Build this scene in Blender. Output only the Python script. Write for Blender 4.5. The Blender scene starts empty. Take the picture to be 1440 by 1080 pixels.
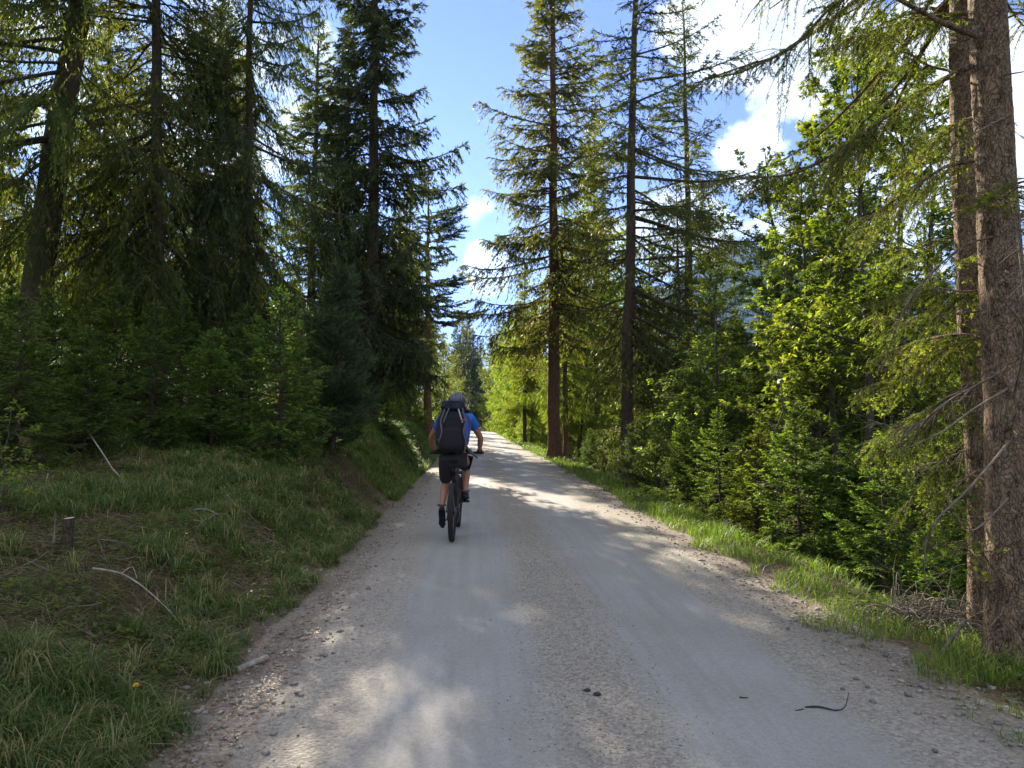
import bpy, bmesh, math, random
import numpy as np
from mathutils import Vector, Matrix, Quaternion

S = bpy.context.scene
COL = S.collection
R_ = math.radians

# ---------------------------------------------------------------- camera, world, sun, exposure
FPX = 1000.0                      # focal length in pixels of the 1440 px wide photograph
PITCH = R_(2.86)
EYE = Vector((0, 0, 1.5))
cam = bpy.data.cameras.new('camera'); camo = bpy.data.objects.new('camera', cam); COL.objects.link(camo)
cam.sensor_width = 36; cam.lens = 36 * FPX / 1440; cam.clip_start = 0.05; cam.clip_end = 20000
camo.location = EYE; camo.rotation_euler = (R_(90) + PITCH, 0, 0)
S.camera = camo

SUN_AZ, SUN_EL = R_(-19.6), R_(24.6)
SUNV = Vector((math.sin(SUN_AZ) * math.cos(SUN_EL), math.cos(SUN_AZ) * math.cos(SUN_EL), math.sin(SUN_EL)))
S.view_settings.view_transform = 'Standard'; S.view_settings.look = 'None'
S.view_settings.gamma = 1; S.view_settings.exposure = 2.1
S.cycles.max_bounces = 7; S.cycles.diffuse_bounces = 4; S.cycles.transmission_bounces = 4
S.cycles.glossy_bounces = 2; S.cycles.volume_bounces = 0; S.cycles.transparent_max_bounces = 6
S.cycles.sample_clamp_indirect = 4
S.cycles.use_denoising = True

sl = bpy.data.lights.new('sun', 'SUN'); sl.energy = 5.0; sl.angle = R_(0.5); sl.color = (1, .87, .68)
so = bpy.data.objects.new('sun', sl); COL.objects.link(so)
so.rotation_euler = SUNV.to_track_quat('Z', 'Y').to_euler()

W = bpy.data.worlds.new('World'); S.world = W; W.use_nodes = True
def mk_world():
    nt = W.node_tree; N = nt.nodes; L = nt.links; N.clear()
    out = N.new('ShaderNodeOutputWorld'); bg = N.new('ShaderNodeBackground'); bg.inputs[1].default_value = 0.082
    sky = N.new('ShaderNodeTexSky'); sky.sky_type = 'NISHITA'; sky.sun_disc = False
    sky.sun_elevation = SUN_EL; sky.sun_rotation = SUN_AZ; sky.altitude = 1100
    sky.air_density = 1.0; sky.dust_density = 0.0; sky.ozone_density = 4
    tc = N.new('ShaderNodeTexCoord')
    n1 = N.new('ShaderNodeTexNoise'); n1.inputs['Scale'].default_value = 7; n1.inputs['Detail'].default_value = 7
    n1.inputs['Roughness'].default_value = .6
    L.new(tc.outputs['Generated'], n1.inputs['Vector'])
    # clouds ahead: round masses broken by noise; directions on the sky sphere
    def dirv(px, py):
        dx, dz = (px - 720) / FPX, (540 - py) / FPX
        v = Vector((dx, math.cos(PITCH) - dz * math.sin(PITCH), math.sin(PITCH) + dz * math.cos(PITCH)))
        return v.normalized()
    blobs = [(1120, 60, 8.0, .95), (1000, 30, 5.5, .8), (1055, 215, 4.3, .9), (1260, 60, 5, .6), (1180, 330, 8, .75), (960, 330, 5, .7),
             (1370, 200, 9, .8), (678, 292, 2.4, .62), (683, 382, 3.2, .72), (1290, 400, 4, .8), (420, 150, 9, .45), (280, 150, 11, .5),
             (60, 60, 12, .6), (830, 360, 5, .5)]
    cur = None
    for px, py, rad, amp in blobs:
        d = N.new('ShaderNodeVectorMath'); d.operation = 'DOT_PRODUCT'
        L.new(tc.outputs['Generated'], d.inputs[0]); d.inputs[1].default_value = dirv(px, py)
        m = N.new('ShaderNodeMapRange'); m.inputs['From Min'].default_value = math.cos(R_(rad)); m.inputs['From Max'].default_value = 1
        m.inputs['To Min'].default_value = 0; m.inputs['To Max'].default_value = amp; m.interpolation_type = 'SMOOTHSTEP'
        L.new(d.outputs['Value'], m.inputs['Value'])
        if cur is None: cur = m.outputs[0]
        else:
            a = N.new('ShaderNodeMath'); a.operation = 'MAXIMUM'; L.new(cur, a.inputs[0]); L.new(m.outputs[0], a.inputs[1]); cur = a.outputs[0]
    # broken cloud added to the unseen sky behind and overhead, for fill light
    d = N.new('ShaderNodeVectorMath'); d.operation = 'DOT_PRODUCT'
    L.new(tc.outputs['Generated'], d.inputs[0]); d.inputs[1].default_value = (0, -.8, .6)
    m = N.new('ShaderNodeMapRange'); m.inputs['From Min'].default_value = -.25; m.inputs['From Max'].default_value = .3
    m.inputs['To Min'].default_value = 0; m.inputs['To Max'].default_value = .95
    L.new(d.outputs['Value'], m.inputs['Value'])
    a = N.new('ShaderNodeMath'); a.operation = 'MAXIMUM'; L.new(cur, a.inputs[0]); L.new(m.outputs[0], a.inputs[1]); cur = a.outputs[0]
    # density = blob + (noise-.5)*k
    q = N.new('ShaderNodeMath'); q.operation = 'MULTIPLY_ADD'; L.new(n1.outputs['Fac'], q.inputs[0]); q.inputs[1].default_value = 2.6
    q.inputs[2].default_value = -1.3
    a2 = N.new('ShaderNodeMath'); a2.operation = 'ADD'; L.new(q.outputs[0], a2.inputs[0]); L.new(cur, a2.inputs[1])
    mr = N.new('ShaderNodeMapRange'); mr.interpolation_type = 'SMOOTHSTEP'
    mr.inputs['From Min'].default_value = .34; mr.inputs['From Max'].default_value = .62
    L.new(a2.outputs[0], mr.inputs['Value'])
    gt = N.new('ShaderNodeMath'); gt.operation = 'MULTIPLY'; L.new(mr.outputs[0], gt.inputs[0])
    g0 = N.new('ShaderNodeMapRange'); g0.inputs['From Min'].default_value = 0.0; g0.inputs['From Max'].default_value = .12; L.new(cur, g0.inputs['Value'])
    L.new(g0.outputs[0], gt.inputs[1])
    n2 = N.new('ShaderNodeTexNoise'); n2.inputs['Scale'].default_value = 12; n2.inputs['Detail'].default_value = 4
    L.new(tc.outputs['Generated'], n2.inputs['Vector'])
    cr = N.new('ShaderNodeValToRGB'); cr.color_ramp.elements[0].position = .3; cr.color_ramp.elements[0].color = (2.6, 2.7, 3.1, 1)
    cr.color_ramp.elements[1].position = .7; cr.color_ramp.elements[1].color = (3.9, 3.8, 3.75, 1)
    L.new(n2.outputs['Fac'], cr.inputs['Fac'])
    mx = N.new('ShaderNodeMix'); mx.data_type = 'RGBA'
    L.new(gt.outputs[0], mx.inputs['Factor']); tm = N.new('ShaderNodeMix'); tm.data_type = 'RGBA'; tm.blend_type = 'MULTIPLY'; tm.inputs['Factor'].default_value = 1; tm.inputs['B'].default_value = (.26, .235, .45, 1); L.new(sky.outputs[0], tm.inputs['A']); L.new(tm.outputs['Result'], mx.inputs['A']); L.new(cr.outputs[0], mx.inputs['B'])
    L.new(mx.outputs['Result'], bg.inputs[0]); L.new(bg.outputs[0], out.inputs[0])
mk_world()

# ---------------------------------------------------------------- small helpers
def ray(px, py):
    dx, dz = (px - 720) / FPX, (540 - py) / FPX
    return Vector((dx, math.cos(PITCH) - dz * math.sin(PITCH), math.sin(PITCH) + dz * math.cos(PITCH)))
def at(px, py, Y):                       # the point at distance Y ahead seen there in the photograph
    d = ray(px, py); return EYE + d * (Y / d.y)

def lerp(a, b, t): return a + (b - a) * t
def sstep(a, b, x):
    t = np.clip((np.asarray(x, float) - a) / (b - a), 0, 1); return t * t * (3 - 2 * t)
_g = np.random.default_rng(5); _T = _g.random((256, 256))
def vn(x, y):                            # value noise
    x = np.asarray(x, float); y = np.asarray(y, float)
    xi = np.floor(x).astype(int); yi = np.floor(y).astype(int); fx = x - xi; fy = y - yi
    fx = fx * fx * (3 - 2 * fx); fy = fy * fy * (3 - 2 * fy)
    t = lambda a, b: _T[a % 256, b % 256]
    return (t(xi, yi) * (1 - fx) + t(xi + 1, yi) * fx) * (1 - fy) + (t(xi, yi + 1) * (1 - fx) + t(xi + 1, yi + 1) * fx) * fy - .5
def fbm(x, y, o=4):
    s = 0; a = 1
    for k in range(o): s = s + a * vn(x * 2 ** k + 17 * k, y * 2 ** k + 31 * k); a *= .5
    return s

ROADH = 2.05
def road_x(y):
    y = np.asarray(y, float); return .69 - .055 * y - .5 * np.clip(y - 150, 0, 40) - .006 * np.clip(y - 140, 0, 30) ** 2
def road_z(y):
    y = np.asarray(y, float); return -.9 * sstep(88, 105, y) + 1.15 * sstep(112, 142, y) + .0 * y
def H(x, y):
    x = np.asarray(x, float); y = np.asarray(y, float)
    u = x - road_x(y); tl = -u - ROADH; tr = u - ROADH
    tl = tl + .16 * vn(y * 1.3, 3.1) * (y > 3) + .08 * vn(y * 4, 9.1); 
    bh = np.interp(y, [0, 5, 9, 15, 40], [.16, .26, .5, 1.0, 1.15])
    z = bh * sstep(.1, 1.25, tl) + .14 * np.clip(tl, 0, 8) + .24 * np.clip(tl - 8, 0, 40) + .42 * np.clip(tl - 48, 0, 260)
    z = z - .34 * sstep(.5, 1.6, tr) - .33 * np.clip(tr - 1, 0, 11) - .2 * np.clip(tr - 12, 0, 180)
    off = np.clip(np.maximum(tl, tr) , 0, 3) / 3
    z = z + off * (.30 * fbm(x * .5, y * .5, 3) + .07 * fbm(x * 2.1, y * 2.1, 3)) + np.clip(np.maximum(tl, tr) - 20, 0, 80) * .05 * fbm(x * .03, y * .03, 3)
    z = z - .05 * sstep(.25, -.35, np.maximum(tl, tr))      # a bed under the road sheet
    return z + road_z(y)

# ---- materials
def newmat(name):
    m = bpy.data.materials.new(name); m.use_nodes = True; m.node_tree.nodes.clear(); return m, m.node_tree.nodes, m.node_tree.links
def principled(name, col, rough=.6, metal=0, spec=.4, noise=None, bump=None, coat=0):
    """noise=(scale, colour2), bump=(scale, strength)"""
    m, N, L = newmat(name)
    o = N.new('ShaderNodeOutputMaterial'); p = N.new('ShaderNodeBsdfPrincipled'); L.new(p.outputs[0], o.inputs[0])
    p.inputs['Base Color'].default_value = (*col, 1); p.inputs['Roughness'].default_value = rough
    p.inputs['Metallic'].default_value = metal; p.inputs['Specular IOR Level'].default_value = spec; p.inputs['Coat Weight'].default_value = coat
    tc = N.new('ShaderNodeTexCoord')
    if noise:
        n = N.new('ShaderNodeTexNoise'); n.inputs['Scale'].default_value = noise[0]; n.inputs['Detail'].default_value = 5
        L.new(tc.outputs['Object'], n.inputs['Vector'])
        r = N.new('ShaderNodeValToRGB'); r.color_ramp.elements[0].position = .35; r.color_ramp.elements[0].color = (*col, 1)
        r.color_ramp.elements[1].position = .68; r.color_ramp.elements[1].color = (*noise[1], 1)
        L.new(n.outputs['Fac'], r.inputs['Fac']); L.new(r.outputs[0], p.inputs['Base Color'])
    if bump:
        n = N.new('ShaderNodeTexNoise'); n.inputs['Scale'].default_value = bump[0]; n.inputs['Detail'].default_value = 6
        L.new(tc.outputs['Object'], n.inputs['Vector'])
        b = N.new('ShaderNodeBump'); b.inputs['Strength'].default_value = bump[1]; b.inputs['Distance'].default_value = .02
        L.new(n.outputs['Fac'], b.inputs['Height']); L.new(b.outputs[0], p.inputs['Normal'])
    return m

def leafmat(name, old, fresh, trans=.4, tcol=None, rough=.5, var=.25):
    m, N, L = newmat(name)
    o = N.new('ShaderNodeOutputMaterial'); p = N.new('ShaderNodeBsdfPrincipled'); t = N.new('ShaderNodeBsdfTranslucent')
    mix = N.new('ShaderNodeMixShader'); mix.inputs[0].default_value = trans
    at_ = N.new('ShaderNodeAttribute'); at_.attribute_name = 'tint'
    c = N.new('ShaderNodeMix'); c.data_type = 'RGBA'; c.inputs['A'].default_value = (*old, 1); c.inputs['B'].default_value = (*fresh, 1)
    L.new(at_.outputs['Fac'], c.inputs['Factor'])
    oi = N.new('ShaderNodeObjectInfo'); hs = N.new('ShaderNodeHueSaturation')
    mr = N.new('ShaderNodeMapRange'); mr.inputs['To Min'].default_value = 1 - var; mr.inputs['To Max'].default_value = 1 + var
    L.new(oi.outputs['Random'], mr.inputs['Value']); L.new(mr.outputs[0], hs.inputs['Value'])
    mh = N.new('ShaderNodeMapRange'); mh.inputs['To Min'].default_value = .485; mh.inputs['To Max'].default_value = .515
    ml = N.new('ShaderNodeMath'); ml.operation = 'FRACT'; mm = N.new('ShaderNodeMath'); mm.operation = 'MULTIPLY'; mm.inputs[1].default_value = 7.3
    L.new(oi.outputs['Random'], mm.inputs[0]); L.new(mm.outputs[0], ml.inputs[0]); L.new(ml.outputs[0], mh.inputs['Value']); L.new(mh.outputs[0], hs.inputs['Hue'])
    L.new(c.outputs['Result'], hs.inputs['Color'])
    L.new(hs.outputs[0], p.inputs['Base Color']); p.inputs['Roughness'].default_value = rough; p.inputs['Specular IOR Level'].default_value = .22
    k = N.new('ShaderNodeMix'); k.data_type = 'RGBA'; k.blend_type = 'MULTIPLY'; k.inputs['Factor'].default_value = 1
    k.inputs['B'].default_value = (*(tcol or (1.5, 1.6, .7)), 1); L.new(hs.outputs[0], k.inputs['A']); L.new(k.outputs['Result'], t.inputs['Color'])
    L.new(p.outputs[0], mix.inputs[1]); L.new(t.outputs[0], mix.inputs[2]); L.new(mix.outputs[0], o.inputs[0])
    return m

def barkmat(name, dark, light, scale=1.0, lichen=0.0, moss=0.0):
    m, N, L = newmat(name)
    o = N.new('ShaderNodeOutputMaterial'); p = N.new('ShaderNodeBsdfPrincipled'); L.new(p.outputs[0], o.inputs[0])
    p.inputs['Roughness'].default_value = .9; p.inputs['Specular IOR Level'].default_value = .2
    tc = N.new('ShaderNodeTexCoord'); mp = N.new('ShaderNodeMapping'); mp.inputs['Scale'].default_value = (1, 1, .45)
    L.new(tc.outputs['Object'], mp.inputs['Vector'])
    n0 = N.new('ShaderNodeTexNoise'); n0.inputs['Scale'].default_value = 9 * scale; n0.inputs['Detail'].default_value = 3
    L.new(mp.outputs[0], n0.inputs['Vector'])
    ad = N.new('ShaderNodeMix'); ad.data_type = 'VECTOR'; ad.inputs['Factor'].default_value = .16
    L.new(mp.outputs[0], ad.inputs['A']); L.new(n0.outputs['Color'], ad.inputs['B'])
    v = N.new('ShaderNodeTexVoronoi'); v.feature = 'DISTANCE_TO_EDGE'; v.inputs['Scale'].default_value = 60 * scale
    L.new(ad.outputs['Result'], v.inputs['Vector'])
    n = N.new('ShaderNodeTexNoise'); n.inputs['Scale'].default_value = 18 * scale; n.inputs['Detail'].default_value = 9; n.inputs['Roughness'].default_value = .75
    L.new(mp.outputs[0], n.inputs['Vector'])
    mr = N.new('ShaderNodeMapRange'); mr.inputs['From Max'].default_value = .16; mr.inputs['To Min'].default_value = .62; L.new(v.outputs['Distance'], mr.inputs['Value'])
    mu = N.new('ShaderNodeMath'); mu.operation = 'MULTIPLY'; L.new(mr.outputs[0], mu.inputs[0]); L.new(n.outputs['Fac'], mu.inputs[1])
    r = N.new('ShaderNodeValToRGB'); r.color_ramp.elements[0].position = .28; r.color_ramp.elements[0].color = (*dark, 1)
    r.color_ramp.elements[1].position = .62; r.color_ramp.elements[1].color = (*light, 1)
    L.new(mu.outputs[0], r.inputs['Fac']); colo = r.outputs[0]
    if lichen:
        n3 = N.new('ShaderNodeTexNoise'); n3.inputs['Scale'].default_value = 38; n3.inputs['Detail'].default_value = 3; L.new(tc.outputs['Object'], n3.inputs['Vector'])
        m3 = N.new('ShaderNodeMapRange'); m3.inputs['From Min'].default_value = .60; m3.inputs['From Max'].default_value = .68; m3.inputs['To Max'].default_value = lichen
        L.new(n3.outputs['Fac'], m3.inputs['Value'])
        x = N.new('ShaderNodeMix'); x.data_type = 'RGBA'; x.inputs['B'].default_value = (.38, .40, .36, 1)
        L.new(m3.outputs[0], x.inputs['Factor']); L.new(colo, x.inputs['A']); colo = x.outputs['Result']
    if moss:
        n3 = N.new('ShaderNodeTexNoise'); n3.inputs['Scale'].default_value = 2.2; n3.inputs['Detail'].default_value = 6; L.new(tc.outputs['Object'], n3.inputs['Vector'])
        m3 = N.new('ShaderNodeMapRange'); m3.inputs['From Min'].default_value = .5; m3.inputs['From Max'].default_value = .62; m3.inputs['To Max'].default_value = moss
        L.new(n3.outputs['Fac'], m3.inputs['Value'])
        x = N.new('ShaderNodeMix'); x.data_type = 'RGBA'; x.inputs['B'].default_value = (.05, .07, .02, 1)
        L.new(m3.outputs[0], x.inputs['Factor']); L.new(colo, x.inputs['A']); colo = x.outputs['Result']
    L.new(colo, p.inputs['Base Color'])
    b = N.new('ShaderNodeBump'); b.inputs['Strength'].default_value = 1; b.inputs['Distance'].default_value = .03
    L.new(mu.outputs[0], b.inputs['Height']); L.new(b.outputs[0], p.inputs['Normal'])
    return m

M = {}
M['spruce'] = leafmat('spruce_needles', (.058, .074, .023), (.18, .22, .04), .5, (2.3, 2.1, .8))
M['spruce_dark'] = leafmat('shaded_spruce_needles', (.036, .050, .022), (.13, .16, .04), .35, (1.9, 1.9, .9))  # darker copy of the spruce needles, shade painted into the colour
M['spruce_lit'] = leafmat('sunlit_spruce_needles', (.12, .145, .028), (.25, .30, .05), .55, (1.9, 2.1, .65))  # lighter, yellower spruce needles: sunlight painted into the colour
M['spruce_blue'] = leafmat('blue_green_pine_needles', (.035, .058, .030), (.11, .15, .06), .3)
M['young'] = leafmat('young_spruce_needles', (.06, .098, .025), (.20, .31, .05), .48, (1.9, 2.0, .6))
M['leaf'] = leafmat('green_leaves', (.046, .078, .022), (.20, .24, .05), .55, (1.9, 1.9, .6), .45)
M['leaf_lime'] = leafmat('lime_and_sunlit_leaves', (.11, .155, .03), (.21, .26, .05), .5, (1.7, 1.7, .6))  # lime leaf colour; on the hillside trees it paints in sunlight
M['grass'] = leafmat('grass_blades', (.060, .108, .025), (.30, .25, .14), .42, (1.3, 1.5, .6))
M['bark'] = barkmat('spruce_bark', (.035, .026, .02), (.16, .12, .09))
M['bark_red'] = barkmat('reddish_spruce_bark', (.06, .032, .022), (.27, .15, .095))
M['bark_near'] = barkmat('near_spruce_bark', (.045, .028, .019), (.38, .27, .185), 1.0, .55)
M['bark_moss'] = barkmat('mossy_bark', (.03, .024, .016), (.14, .11, .075), .8, 0, .6)
M['bark_pale'] = barkmat('smooth_grey_bark', (.06, .055, .045), (.17, .155, .13), .7)
M['twig'] = principled('dead_twig_wood', (.09, .07, .055), .9, noise=(30, (.20, .17, .14)))
M['deadwood'] = principled('weathered_grey_wood', (.20, .18, .155), .9, noise=(25, (.38, .35, .31)), bump=(60, .4))

# ---- meshes from quads
class Soup:
    def __init__(s): s.V = []; s.F = []; s.T = []; s.Mi = []; s.n = 0
    def add(s, V, F, tint=0.0, mi=0):
        V = np.asarray(V, np.float32).reshape(-1, 3); F = np.asarray(F, np.int64).reshape(-1, 4)
        s.V.append(V); s.F.append(F + s.n); s.n += len(V)
        t = np.empty(len(V), np.float32); t[:] = tint; s.T.append(t); s.Mi.append(np.full(len(F), mi, np.int32))
    def build(s, name, mats, parent=None, smooth=False, link=True):
        V = np.concatenate(s.V); F = np.concatenate(s.F); T = np.concatenate(s.T); Mi = np.concatenate(s.Mi)
        me = bpy.data.meshes.new(name)
        me.vertices.add(len(V)); me.vertices.foreach_set('co', V.ravel())
        me.loops.add(F.size); me.loops.foreach_set('vertex_index', F.ravel().astype(np.int32))
        me.polygons.add(len(F)); me.polygons.foreach_set('loop_start', np.arange(0, F.size, 4, dtype=np.int32))
        me.polygons.foreach_set('material_index', Mi)
        if smooth: me.polygons.foreach_set('use_smooth', np.ones(len(F), bool))
        a = me.attributes.new('tint', 'FLOAT', 'POINT'); a.data.foreach_set('value', T)
        for m in (mats if isinstance(mats, (list, tuple)) else [mats]): me.materials.append(m)
        me.update(calc_edges=True)
        o = bpy.data.objects.new(name, me)
        if link: COL.objects.link(o)
        if parent: o.parent = parent
        return o

def nrm(v): return v / np.maximum(np.linalg.norm(v, axis=-1, keepdims=True), 1e-9)
def perp(d, rng=None):
    r = rng.normal(size=d.shape) if rng is not None else np.broadcast_to([0.0, 0, 1], d.shape)
    return nrm(np.cross(d, r))
def diamonds(s, P, D, L, Wd, side, tint=0, mi=0, bend=0.0):
    """kite-shaped leaf/needle spray from P along D"""
    n = len(P); L = np.broadcast_to(L, n)[:, None]; Wd = np.broadcast_to(Wd, n)[:, None]
    mid = P + D * L * .42; tip = P + D * L; tip[:, 2] -= (bend * L)[:, 0]
    V = np.stack([P, mid + side * Wd * .5, tip, mid - side * Wd * .5], 1)
    F = np.arange(4 * n).reshape(n, 4)
    s.add(V, F, np.repeat(np.broadcast_to(tint, n), 4), mi)
def tubes(s, P, R, k=5, tint=0, mi=0, rough=0, rng=None, cap=True):
    """P (n,m,3) centre lines, R (n,m) radii"""
    P = np.asarray(P, float); R = np.asarray(R, float)
    if P.ndim == 2: P = P[None]; R = R[None]
    n, m = R.shape
    T = nrm(np.gradient(P, axis=1))
    ref = np.where(np.abs(T[..., 2:3]) > .9, np.array([1.0, 0, 0]), np.array([0, 0, 1.0]))
    A = nrm(np.cross(T, ref)); B = np.cross(T, A)
    th = np.linspace(0, 2 * math.pi, k, endpoint=False)
    rr = R[..., None] * np.ones(k)
    if rough and rng is not None: rr = rr * (1 + rough * rng.normal(size=rr.shape))
    V = P[:, :, None] + rr[..., None] * (A[:, :, None] * np.cos(th)[None, None, :, None] + B[:, :, None] * np.sin(th)[None, None, :, None])
    idx = np.arange(n * m * k).reshape(n, m, k); nx = np.roll(idx, -1, axis=2)
    F = np.stack([idx[:, :-1], nx[:, :-1], nx[:, 1:], idx[:, 1:]], -1).reshape(-1, 4)
    s.add(V.reshape(-1, 3), F, tint, mi)
def path(pts, m=40):
    """smooth line through points"""
    pts = np.array([tuple(p) for p in pts], float); t = np.linspace(0, len(pts) - 1, m); i = np.clip(t.astype(int), 0, len(pts) - 2); f = (t - i)[:, None]
    g = lambda j: pts[np.clip(j, 0, len(pts) - 1)]
    p0, p1, p2, p3 = g(i - 1), g(i), g(i + 1), g(i + 2)
    return .5 * ((2 * p1) + (-p0 + p2) * f + (2 * p0 - 5 * p1 + 4 * p2 - p3) * f ** 2 + (-p0 + 3 * p1 - 3 * p2 + p3) * f ** 3)

def tag(o, label=None, cat=None, group=None, kind=None):
    if label: o['label'] = label
    if cat: o['category'] = cat
    if group: o['group'] = group
    if kind: o['kind'] = kind
    return o
def thing(name, label, cat, loc=(0, 0, 0), rz=0, group=None):
    o = bpy.data.objects.new(name, None); COL.objects.link(o); o.empty_display_size = .1
    o.location = loc; o.rotation_euler = (0, 0, rz); return tag(o, label, cat, group)
# ---------------------------------------------------------------- terrain
def grid_mesh(name, X, Y, Z, mat, smooth=True, tint=0.0):
    n, m = X.shape; s = Soup(); idx = np.arange(n * m).reshape(n, m)
    F = np.stack([idx[:-1, :-1], idx[:-1, 1:], idx[1:, 1:], idx[1:, :-1]], -1).reshape(-1, 4)
    s.add(np.stack([X, Y, Z], -1), F, np.ravel(tint) if np.ndim(tint) else tint); return s.build(name, mat, smooth=smooth)

def ground_mat():
    m, N, L = newmat('forest_floor')
    o = N.new('ShaderNodeOutputMaterial'); p = N.new('ShaderNodeBsdfPrincipled'); L.new(p.outputs[0], o.inputs[0]); p.inputs['Roughness'].default_value = .95
    p.inputs['Specular IOR Level'].default_value = .15
    tc = N.new('ShaderNodeTexCoord')
    n = N.new('ShaderNodeTexNoise'); n.inputs['Scale'].default_value = .9; n.inputs['Detail'].default_value = 9; n.inputs['Roughness'].default_value = .65; L.new(tc.outputs['Object'], n.inputs['Vector'])
    n2 = N.new('ShaderNodeTexNoise'); n2.inputs['Scale'].default_value = 25; n2.inputs['Detail'].default_value = 6; n2.inputs['Roughness'].default_value = .7; L.new(tc.outputs['Object'], n2.inputs['Vector'])
    ae = N.new('ShaderNodeAttribute'); ae.attribute_name = 'tint'; ga = N.new('ShaderNodeMix'); ga.data_type = 'RGBA'; ga.inputs['B'].default_value = (.21, .18, .15, 1); L.new(ae.outputs['Fac'], ga.inputs['Factor'])
    r = N.new('ShaderNodeValToRGB'); e = r.color_ramp.elements; e[0].position = .45; e[0].color = (.095, .065, .045, 1); e[1].position = .66; e[1].color = (.055, .07, .024, 1)
    L.new(n.outputs['Fac'], r.inputs['Fac'])
    r2 = N.new('ShaderNodeValToRGB'); e = r2.color_ramp.elements; e[0].position = .3; e[0].color = (.35, .33, .3, 1); e[1].position = .72; e[1].color = (1.5, 1.4, 1.2, 1)
    L.new(n2.outputs['Fac'], r2.inputs['Fac'])
    x = N.new('ShaderNodeMix'); x.data_type = 'RGBA'; x.blend_type = 'MULTIPLY'; x.inputs['Factor'].default_value = 1
    L.new(ga.outputs['Result'], x.inputs['A']); L.new(r2.outputs[0], x.inputs['B'])
    sx = N.new('ShaderNodeSeparateXYZ'); ab = N.new('ShaderNodeVectorMath'); ab.operation = 'ABSOLUTE'; L.new(tc.outputs['Object'], ab.inputs[0]); L.new(ab.outputs[0], sx.inputs[0]); mw = N.new('ShaderNodeMapRange'); mw.inputs['From Min'].default_value = 8; mw.inputs['From Max'].default_value = 11; L.new(sx.outputs['X'], mw.inputs['Value'])
    mg = N.new('ShaderNodeMix'); mg.data_type = 'RGBA'; mg.inputs['B'].default_value = (.075, .13, .02, 1); L.new(mw.outputs[0], mg.inputs['Factor']); L.new(r.outputs[0], mg.inputs['A']); L.new(mg.outputs['Result'], ga.inputs['A']); L.new(x.outputs['Result'], p.inputs['Base Color'])
    b = N.new('ShaderNodeBump'); b.inputs['Strength'].default_value = .9; b.inputs['Distance'].default_value = .05; L.new(n2.outputs['Fac'], b.inputs['Height']); L.new(b.outputs[0], p.inputs['Normal'])
    return m
def sinh_axis(n, a, b, k):
    t = np.linspace(-1, 1, n); v = np.sinh(k * t) / math.sinh(k); return np.where(v < 0, -v * a, v * b)
xs = np.unique(np.concatenate([sinh_axis(170, -3000, 4500, 8.5), np.arange(-9, 7, .16)]))
ys = np.unique(np.concatenate([np.arange(-2, 24, .2), np.arange(24, 170, 1.0), np.arange(170, 700, 14), -np.geomspace(3, 1500, 24), np.geomspace(700, 5200, 40)]))
Xg, Yg = np.meshgrid(xs, ys)
Xs = Xg + road_x(np.clip(Yg, -30, 200)) * np.exp(-np.abs(Xg) / 60)          # lines of the sheet follow the road
Zg = H(Xs, Yg)
Zg = np.maximum(Zg, -48 + 0 * Zg)
_ed = np.abs(Xs - road_x(Yg)) - ROADH + .25 * vn(Yg * 2.3, 4.4) + .12 * vn(Yg * 7, 2.2)
tag(grid_mesh('ground', Xs, Yg, Zg, ground_mat(), tint=sstep(.55, .0, _ed)), kind='structure')

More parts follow.
